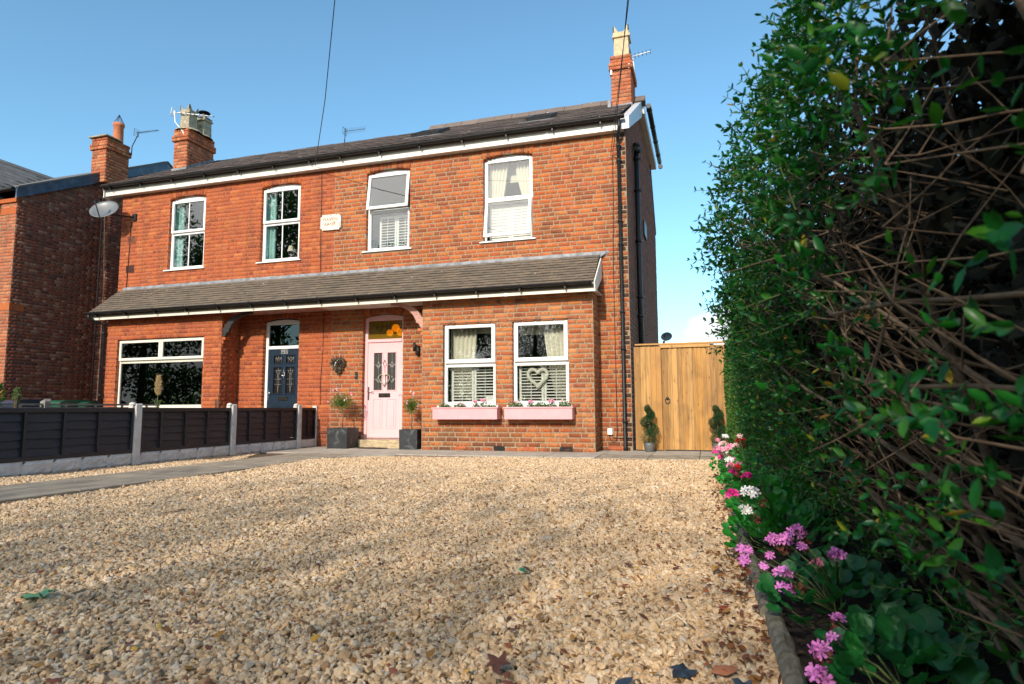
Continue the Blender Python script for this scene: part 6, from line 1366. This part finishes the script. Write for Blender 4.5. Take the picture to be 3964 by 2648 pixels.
# ================================================================== geraniums
def geranium(label, x, y, heads, n, spread, hgt, lsz, m=GERL, dead=3):
    t = thing('geranium', label, 'geranium', (x, y, .02), 'geraniums along the flower bed')
    a_ = rng.uniform(0, 6.28, n); rr = spread*np.sqrt(rng.random(n)); px, py = x+rr*np.cos(a_)*.8, y+rr*np.sin(a_)*1.3; pz = .05+hgt*(.25+.75*rng.random(n))*(1-.6*(rr/spread)**2)
    P = np.stack([px, py, pz], -1)
    b = MB()
    for i in range(min(n, 12)): b.tube([(x, y, .02), (x*.35+px[i]*.65, y*.35+py[i]*.65, pz[i]*.45), tuple(P[i])], [.003, .0025, .0015], 4)
    for h_ in heads: b.tube([(x, y, .05), ((x*.6+h_[0]*.4), (y*.6+h_[1]*.4), h_[2]*.7), (h_[0], h_[1], h_[2]-.01)], [.005, .004, .0025], 5)
    b.build('stems', STEMG, t, kind='stuff')
    out_ = P-np.array([x, y, .02]); big = min(n, 60)
    order = np.argsort(np.linalg.norm(P-np.array([0, 0, .8]), axis=1)); me_ = arrays_mesh('leaf', np.array(DISK)[None], DISKF, m, False)
    S_ = lsz*rng.uniform(.6, 1.2, n); A_ = out_+rnd_dirs(n)*.05; N_ = rnd_dirs(n)*.35+np.array([-.25, -.45, 1.0])
    for i in order[:big]:
        aa = Vector(A_[i]).normalized(); ss = Vector(N_[i]).cross(aa).normalized(); nn = aa.cross(ss); k = float(S_[i])
        o = bpy.data.objects.new('leaf', me_); COL.objects.link(o); o.parent = t; o.matrix_parent_inverse = Matrix.Translation(-WL[t.name]); o.matrix_basis = Matrix(((ss.x*k, aa.x*k, nn.x*k, P[i][0]), (ss.y*k, aa.y*k, nn.y*k, P[i][1]), (ss.z*k, aa.z*k, nn.z*k, P[i][2]), (0, 0, 0, 1)))
    if n > big: r_ = order[big:]; scatter('foliage', DISK, DISKF, P[r_], A_[r_], N_[r_], S_[r_], m, t, kind='stuff')
    for h_ in heads:
        c = np.array(h_[:3]); r_ = h_[4] if len(h_) > 4 else .03; nf = max(5, int(r_/.03*14)); d = rnd_dirs(nf); d[:, 2] = np.abs(d[:, 2])*.8-.1; d[:, 1] -= .3
        scatter('flower_head', FLOR, FLORF, c+d*r_*.8, rnd_dirs(nf), d+rnd_dirs(nf)*.3, rng.uniform(.019, .028, nf)*(1 if r_ > .02 else .8), PET[h_[3]], t)
    for k in range(dead):
        h_ = heads[k % len(heads)]; c = np.array(h_[:3])+np.array([rng.uniform(.0, .06), rng.uniform(0, .06), -.04]); scatter('withered_flower', QLEAF, QLEAFF, c+rnd_dirs(26)*.016, rnd_dirs(26)+np.array([0, 0, -.8]), rnd_dirs(26), rng.uniform(.01, .03, 26), PETB, t)
    return t
geranium('lilac geranium nearest the camera with broad dark leaves', .47, 1.95, [(.35, 2.18, .17, 'lilac', .018), (.31, 2.02, .165, 'lilac', .016), (.27, 1.95, .15, 'lilac', .03), (.25, 1.86, .12, 'lilac', .03), (.24, 1.72, .08, 'lilac', .03), (.22, 1.65, .10, 'lilac', .022)], 110, .26, .20, .058, GERD)
geranium('lilac geranium with many flower heads behind the nearest one', .43, 2.65, [(.30, 2.64, .335, 'lilac', .036), (.25, 3.08, .22, 'lilac', .032), (.275, 2.8, .28, 'lilac', .028), (.12, 2.86, .215, 'lilac', .030), (.12, 2.84, .18, 'lilac', .026), (.24, 2.60, .19, 'lilac', .034), (.25, 2.66, .12, 'lilac', .034), (.35, 2.16, .355, 'lilac', .024), (.32, 2.36, .29, 'pink', .018), (.21, 3.1, .10, 'lilac', .022), (.22, 2.85, .20, 'lilac', .018), (.30, 2.52, .31, 'lilac', .018)], 150, .32, .21, .052, GERD, 6)
geranium('white flowered geranium spilling over the edging', .36, 3.75, [(.18, 3.36, .385, 'white', .046), (.155, 3.45, .29, 'white', .036), (.10, 3.5, .36, 'magenta', .032), (.17, 3.40, .46, 'magenta', .024)], 260, .36, .30, .050, GERL, 2)
geranium('leafy green geranium behind the white flowers', .42, 4.75, [(.2, 4.9, .40, 'pink', .02)], 220, .38, .34, .060, GERL, 1)
geranium('scarlet and pink geranium in the middle of the bed', .30, 5.6, [(.25, 5.7, .515, 'red', .05), (.20, 5.27, .34, 'red', .028), (.24, 5.6, .56, 'blush', .022), (.16, 5.3, .30, 'magenta', .03), (.15, 5.2, .36, 'pink', .03)], 150, .26, .42, .045, GERL, 3)
geranium('pink geranium with several heads beside the edging', .24, 6.4, [(.18, 6.35, .43, 'pink', .045), (.12, 6.16, .415, 'pink', .04), (.2, 6.28, .31, 'pink', .05), (.10, 6.3, .34, 'magenta', .03), (.22, 6.0, .46, 'blush', .03), (.16, 5.9, .35, 'white', .03)], 120, .24, .36, .040, GERL, 2)
geranium('pale pink and white geranium furthest along the bed', .20, 7.5, [(.14, 7.4, .40, 'blush', .045), (.08, 7.2, .36, 'pink', .04), (.17, 7.6, .47, 'white', .04), (.06, 7.5, .30, 'magenta', .04), (.1, 7.9, .42, 'pink', .03), (.2, 7.3, .30, 'white', .04)], 120, .25, .36, .038, GERL, 2)
def groundleaf(label, x, y, n, w, ls):
    t = thing('bedding_plant', label, 'plant', (x, y, .02)); a_ = rng.uniform(0, 6.28, n); rr = w*np.sqrt(rng.random(n)); P = np.stack([x+rr*np.cos(a_), y+rr*np.sin(a_), .05+.09*rng.random(n)], -1); b = MB()
    for p in P: b.tube([(x, y, .0), tuple((p+np.array([x, y, 0]))/2+np.array([0, 0, .02])), tuple(p)], .0022, 4)
    b.build('stems', STEMG, t, kind='stuff'); me_ = arrays_mesh('leaf', np.array(DISK)[None], DISKF, GERL)
    for p in P:
        q = Matrix.Translation(p)@Matrix.Rotation(random.uniform(0, 6.28), 4, 'Z')@Matrix.Rotation(random.uniform(-.2, .6), 4, 'X')@Matrix.Scale(ls*random.uniform(.6, 1.1), 4); o = bpy.data.objects.new('leaf', me_); COL.objects.link(o); o.parent = t; o.matrix_parent_inverse = Matrix.Translation(-WL[t.name]); o.matrix_basis = q
groundleaf('round-leaved green plant low under the hedge at bottom right', .60, 1.50, 26, .16, .055)
groundleaf('small round-leaved plant under the hedge stems', .52, 2.25, 18, .10, .04)

# ================================================================== fallen leaves on the drive
MAPLE = []; 
for i in range(15):
    a_ = -math.pi/2+2*math.pi*(i)/15; r_ = (.55 if i % 3 == 0 else .42) if i % 3 != 1 else .30; MAPLE.append((r_*math.cos(a_)*1.05, .5+r_*math.sin(a_), .05*math.sin(i*1.7)))
MAPLE = [(0, .45, -.02)]+MAPLE; MAPLEF = [(0, 1+i, 1+(i+1) % 15) for i in range(15)]
OV = [(0, 0, 0), (0, .5, .07), (0, 1, 0), (-.24, .28, .0), (-.26, .65, -.03), (.24, .28, -.02), (.26, .65, .02)]; OVF = [(0, 1, 3), (1, 4, 3), (1, 2, 4), (0, 5, 1), (1, 5, 6), (1, 6, 2)]
lms = {}
def fallen(x, y, s, kind, mt, label, group='fallen leaves scattered over the gravel'):
    big = group is None; t1 = random.uniform(.10, .40) if big else random.uniform(-.45, .45); t2 = random.uniform(-.12, .12) if big else random.uniform(-.45, .45)
    k = (kind, mt.name)
    if k not in lms: lms[k] = arrays_mesh('fallen_leaf', np.array(MAPLE if kind == 'm' else OV)[None], MAPLEF if kind == 'm' else OVF, mt, False)
    o = bpy.data.objects.new('fallen_leaf', lms[k]); COL.objects.link(o); zz = float(gz(x, y))+.028
    o.matrix_world = Matrix.Translation((x, y, max(zz, .018 if x < -6 else zz)+(.012 if big else random.uniform(0, .006))))@(Matrix.Rotation(t1, 4, 'X')@Matrix.Rotation(t2, 4, 'Y')@Matrix.Rotation(random.uniform(0, 6.28), 4, 'Z') if big else Matrix.Rotation(random.uniform(0, 6.28), 4, 'Z')@Matrix.Rotation(t1, 4, 'X')@Matrix.Rotation(t2, 4, 'Y'))@Matrix.Diagonal((s, s, s*random.uniform(.6, 2.2), 1)); return tag(o, label, 'leaf', group)
fallen(-2.69, 2.10, .125, 'm', DRYG, 'large pale green lobed leaf lying on gravel at lower left', None)
fallen(-2.60, 2.13, .07, 'o', mat('olive_leaf', (.10, .09, .03), .7), 'curled olive leaf beside the large pale green leaf', None)
fallen(-.856, 2.99, .06, 'o', mat('fresh_green_leaf', (.03, .25, .10), .5), 'small bright green leaf alone in the middle of the gravel', None)
fallen(-.10, 2.10, .08, 'm', DRYB, 'large dark blue-black lobed leaf near the edging at bottom', None)
fallen(-.235, 1.97, .07, 'o', DRYB, 'dark grey oval leaf at the bottom of the drive', None)
fallen(-.68, 1.93, .085, 'm', DRY, 'big brown lobed leaf at the bottom centre of the drive', None)
fallen(.06, 2.12, .10, 'o', mat('tan_leaf', (.42, .16, .08), .7), 'long tan leaf lying against the edging stones', None)
fallen(.08, 1.92, .07, 'm', DRYB, 'dark crumpled leaf pressed against the nearest edging stones', None)
fallen(.009, 2.68, .055, 'o', mat('rust_leaf', (.26, .05, .02), .5), 'rust red upright leaf close to the edging', None)
for (x, y) in [(-3.057, 2.422), (-3.139, 2.43), (-3.156, 2.687), (-2.674, 2.85), (-1.963, 1.997), (-1.919, 1.797), (-1.882, 2.087), (-2.24, 2.157), (-2.029, 1.586), (-2.286, 1.834), (-1.799, 1.622), (-5.245, 3.852), (-2.504, 2.172), (-.36, 2.935), (-.38, 2.686), (-.277, 2.732), (-.65, 2.575), (-.63, 2.453), (-.364, 2.528), (-.277, 2.538), (-.543, 2.306), (-.494, 2.148), (-.383, 2.192), (-.328, 2.267), (-.073, 2.236), (-.609, 1.908), (-.406, 1.939), (-.155, 3.335), (-.384, 3.297), (-.867, 3.585), (-2.32, 1.694)]:
    fallen(x, y, random.uniform(.03, .05), 'o', DRY, 'small brown curled leaf on the pale gravel')
for (x, y) in [(-2.462, 2.589), (-3.771, 3.297), (-1.35, 2.0), (-.704, 2.357), (-.739, 1.938), (-.509, 2.757), (-1.963, 1.95), (-1.92, 1.80), (-.277, 2.3), (-2.0, 2.9), (-4.1, 3.4), (-.384, 3.3), (-1.1, 2.4), (-3.1, 2.45)]:
    fallen(x+.01, y, random.uniform(.028, .045), 'o', DRYY, 'small yellow leaf on the pale gravel', 'yellow fallen leaves on the gravel')
cnt = 0
while cnt < 255:
    y = 1.5+random.random()**1.6*6; x = .17-abs(random.gauss(0, 1))*(.9+y*.25)
    if not in_gravel(np.array([x]), np.array([y]))[0] or not view_mask(np.array([x]), np.array([y]))[0]: continue
    fallen(x, y, random.uniform(.022, .048), 'o', DRY, 'small brown curled leaf on the pale gravel'); cnt += 1
n = 900; xs = .17-np.abs(rng.normal(0, .10, n)); ys = rng.uniform(1.4, 8, n); scatter('leaf_litter', OV, OVF, np.stack([xs, ys, gz(xs, ys)+rng.uniform(.018, .035, n)], -1), rnd_dirs(n)*np.array([1, 1, .4]), rnd_dirs(n)*.5+np.array([0, 0, 1]), rng.uniform(.018, .042, n), DRY, None, label='brown leaf litter drifted against the edging stones', cat='leaves', kind='stuff')
n = 11000; ys = 1.5+rng.random(n)**1.0*8.6; xs = rng.uniform(-6, .15, n); k = in_gravel(xs, ys); xs, ys = xs[k], ys[k]; n = len(xs); kk = n*3//4; scatter('dark_crumbs', OV, OVF, np.stack([xs, ys, gz(xs, ys)+rng.uniform(.014, .026, n)], -1)[kk:], rnd_dirs(n-kk), rnd_dirs(n-kk)*.4+np.array([0, 0, 1]), rng.uniform(.008, .02, n-kk), mat('dark_crumb', (.03, .018, .012), .9, .4), None, label='near-black specks of rotted leaf among the gravel', cat='debris', kind='stuff'); xs, ys, n = xs[:kk], ys[:kk], kk; scatter('leaf_crumbs', OV, OVF, np.stack([xs, ys, gz(xs, ys)+rng.uniform(.018, .032, n)], -1), rnd_dirs(n)*np.array([1, 1, .3]), rnd_dirs(n)*.4+np.array([0, 0, 1]), rng.uniform(.012, .030, n), DRY, None, label='fine brown leaf crumbs and twigs sprinkled through the gravel', cat='debris', kind='stuff')
cable([(-.18, 2.52, .015), (-.14, 2.55, .03), (-.10, 2.50, .015)], .0025, 'tiny pale bent twig lying on the gravel near the edging', CURT, 'twig', 'twig')

# ================================================================== street trees behind the camera (they shade the foreground and show in the glass)
def street_tree(label, x, y, r_, h0, h1, n, ls, dense=False):
    t = thing('street_tree', label, 'tree', (x, y, 0), 'trees across the street'); b = MB(); P = wob(np.array([x, y, -.1]), np.array([x+.2, y, h1*(.5 if dense and h1 < 13 else .75)]), 8, .08); b.tube([tuple(p) for p in P], [float(v) for v in np.linspace(.28, .08, 8)], 10); b.build('trunk', BARK, t)
    b = MB(); cl = []
    for k in range(34):
        i = rng.integers(3, 8); d = rnd_dirs(1)[0]; e = np.array([x+d[0]*r_*rng.uniform(.5, .95), y+d[1]*r_*.8*rng.uniform(.4, .95), (h0+h1)/2+d[2]*(h1-h0)/2*rng.uniform(.5, .95)]); lk = .35 if dense and h1 < 13 else 1; b.tube([tuple(P[i]), tuple((P[i]+e)/2+np.array([0, 0, .3])), tuple(e)], [.07*lk, .045*lk, .015*lk], 5); cl.append(e)
    b.build('limbs', BARK, t); cl = np.array(cl); idx = rng.integers(0, len(cl), n); pos = cl[idx]+rnd_dirs(n)*rng.random(n)[:, None]**.45*r_*.38
    if dense:
        if h1 > 13: v = rnd_dirs(n)*rng.random(n)[:, None]**.33; v = np.sign(v)*np.abs(v)**.8; v /= np.maximum(1, np.abs(v).max(1))[:, None]; pos = np.array([x, y, (h0+h1)/2])+v*np.array([r_, 1.6, (h1-h0)/2])
        else:   # crown shaped to thin upwards, so its shade fades softly over the drive
            zz = 1-np.sqrt(rng.random(n)); wz = 1.05-.25*zz; pos = np.stack([x+r_*rng.uniform(-1, 1, n)*wz, y+rng.uniform(-1.5, 1.5, n)*wz, h0+(h1-h0)*zz], -1)
    else: pos = pos[pos[:, 2] < h1]
    n = len(pos)
    scatter('crown', QLEAF, QLEAFF, pos, rnd_dirs(n), rnd_dirs(n), rng.uniform(.6, 1.2, n)*ls*(1.7 if r_ > 5 else (.68 if h0 <= 2 and h1 < 13 and r_ < 4 else 1)), TREEL, t, kind='stuff')
for i, (x, y, r_, h0, h1, n) in enumerate([(-15.5, -15, 3.6, 3, 13.2, 17000), (-10.4, -15.6, 3.2, 1.5, 12.6, 16000), (-6.6, -15, 2.4, 1.5, 12.0, 17000), (-1.9, -15.5, 2.6, 1.5, 11.9, 17000), (1.9, -15, 2.9, 2, 13.3, 36000), (8.5, -16, 3.8, 3, 13, 12000), (-21, -16, 3.8, 3, 13, 10000), (-4.3, -14.6, 2.5, 1.2, 12.1, 17000), (-30, -15, 6.5, 2, 19, 22000), (-41, -15, 7, 2, 20, 22000)]):
    street_tree(['broad street tree second from the left across the road', 'tall street tree facing the blue door', 'low street tree facing the pink door', 'street tree directly behind the viewpoint', 'tall dense street tree behind the hedge', 'rightmost street tree across the road', 'leaning street tree at the left across the road', 'slim street tree between the two low ones', 'very large tree far left across the street', 'tallest tree at the far left end of the street'][i], x, y, r_, h0, h1, n, .22, h0 <= 2 and r_ < 4)
t = thing('reflection_hedge', 'unseen dark hedge added across the street to darken the window reflections', 'hedge', (-10, -18.5, 0)); n = 26000  # out of view, added so the panes mirror something dark
scatter('foliage', QLEAF, QLEAFF, np.stack([rng.uniform(-45, 18, n), rng.uniform(-19.2, -17.8, n), rng.uniform(0, 4.2, n)], -1), rnd_dirs(n), rnd_dirs(n), rng.uniform(.25, .45, n), TREEL, t, kind='stuff')
print('objects', len(bpy.data.objects))
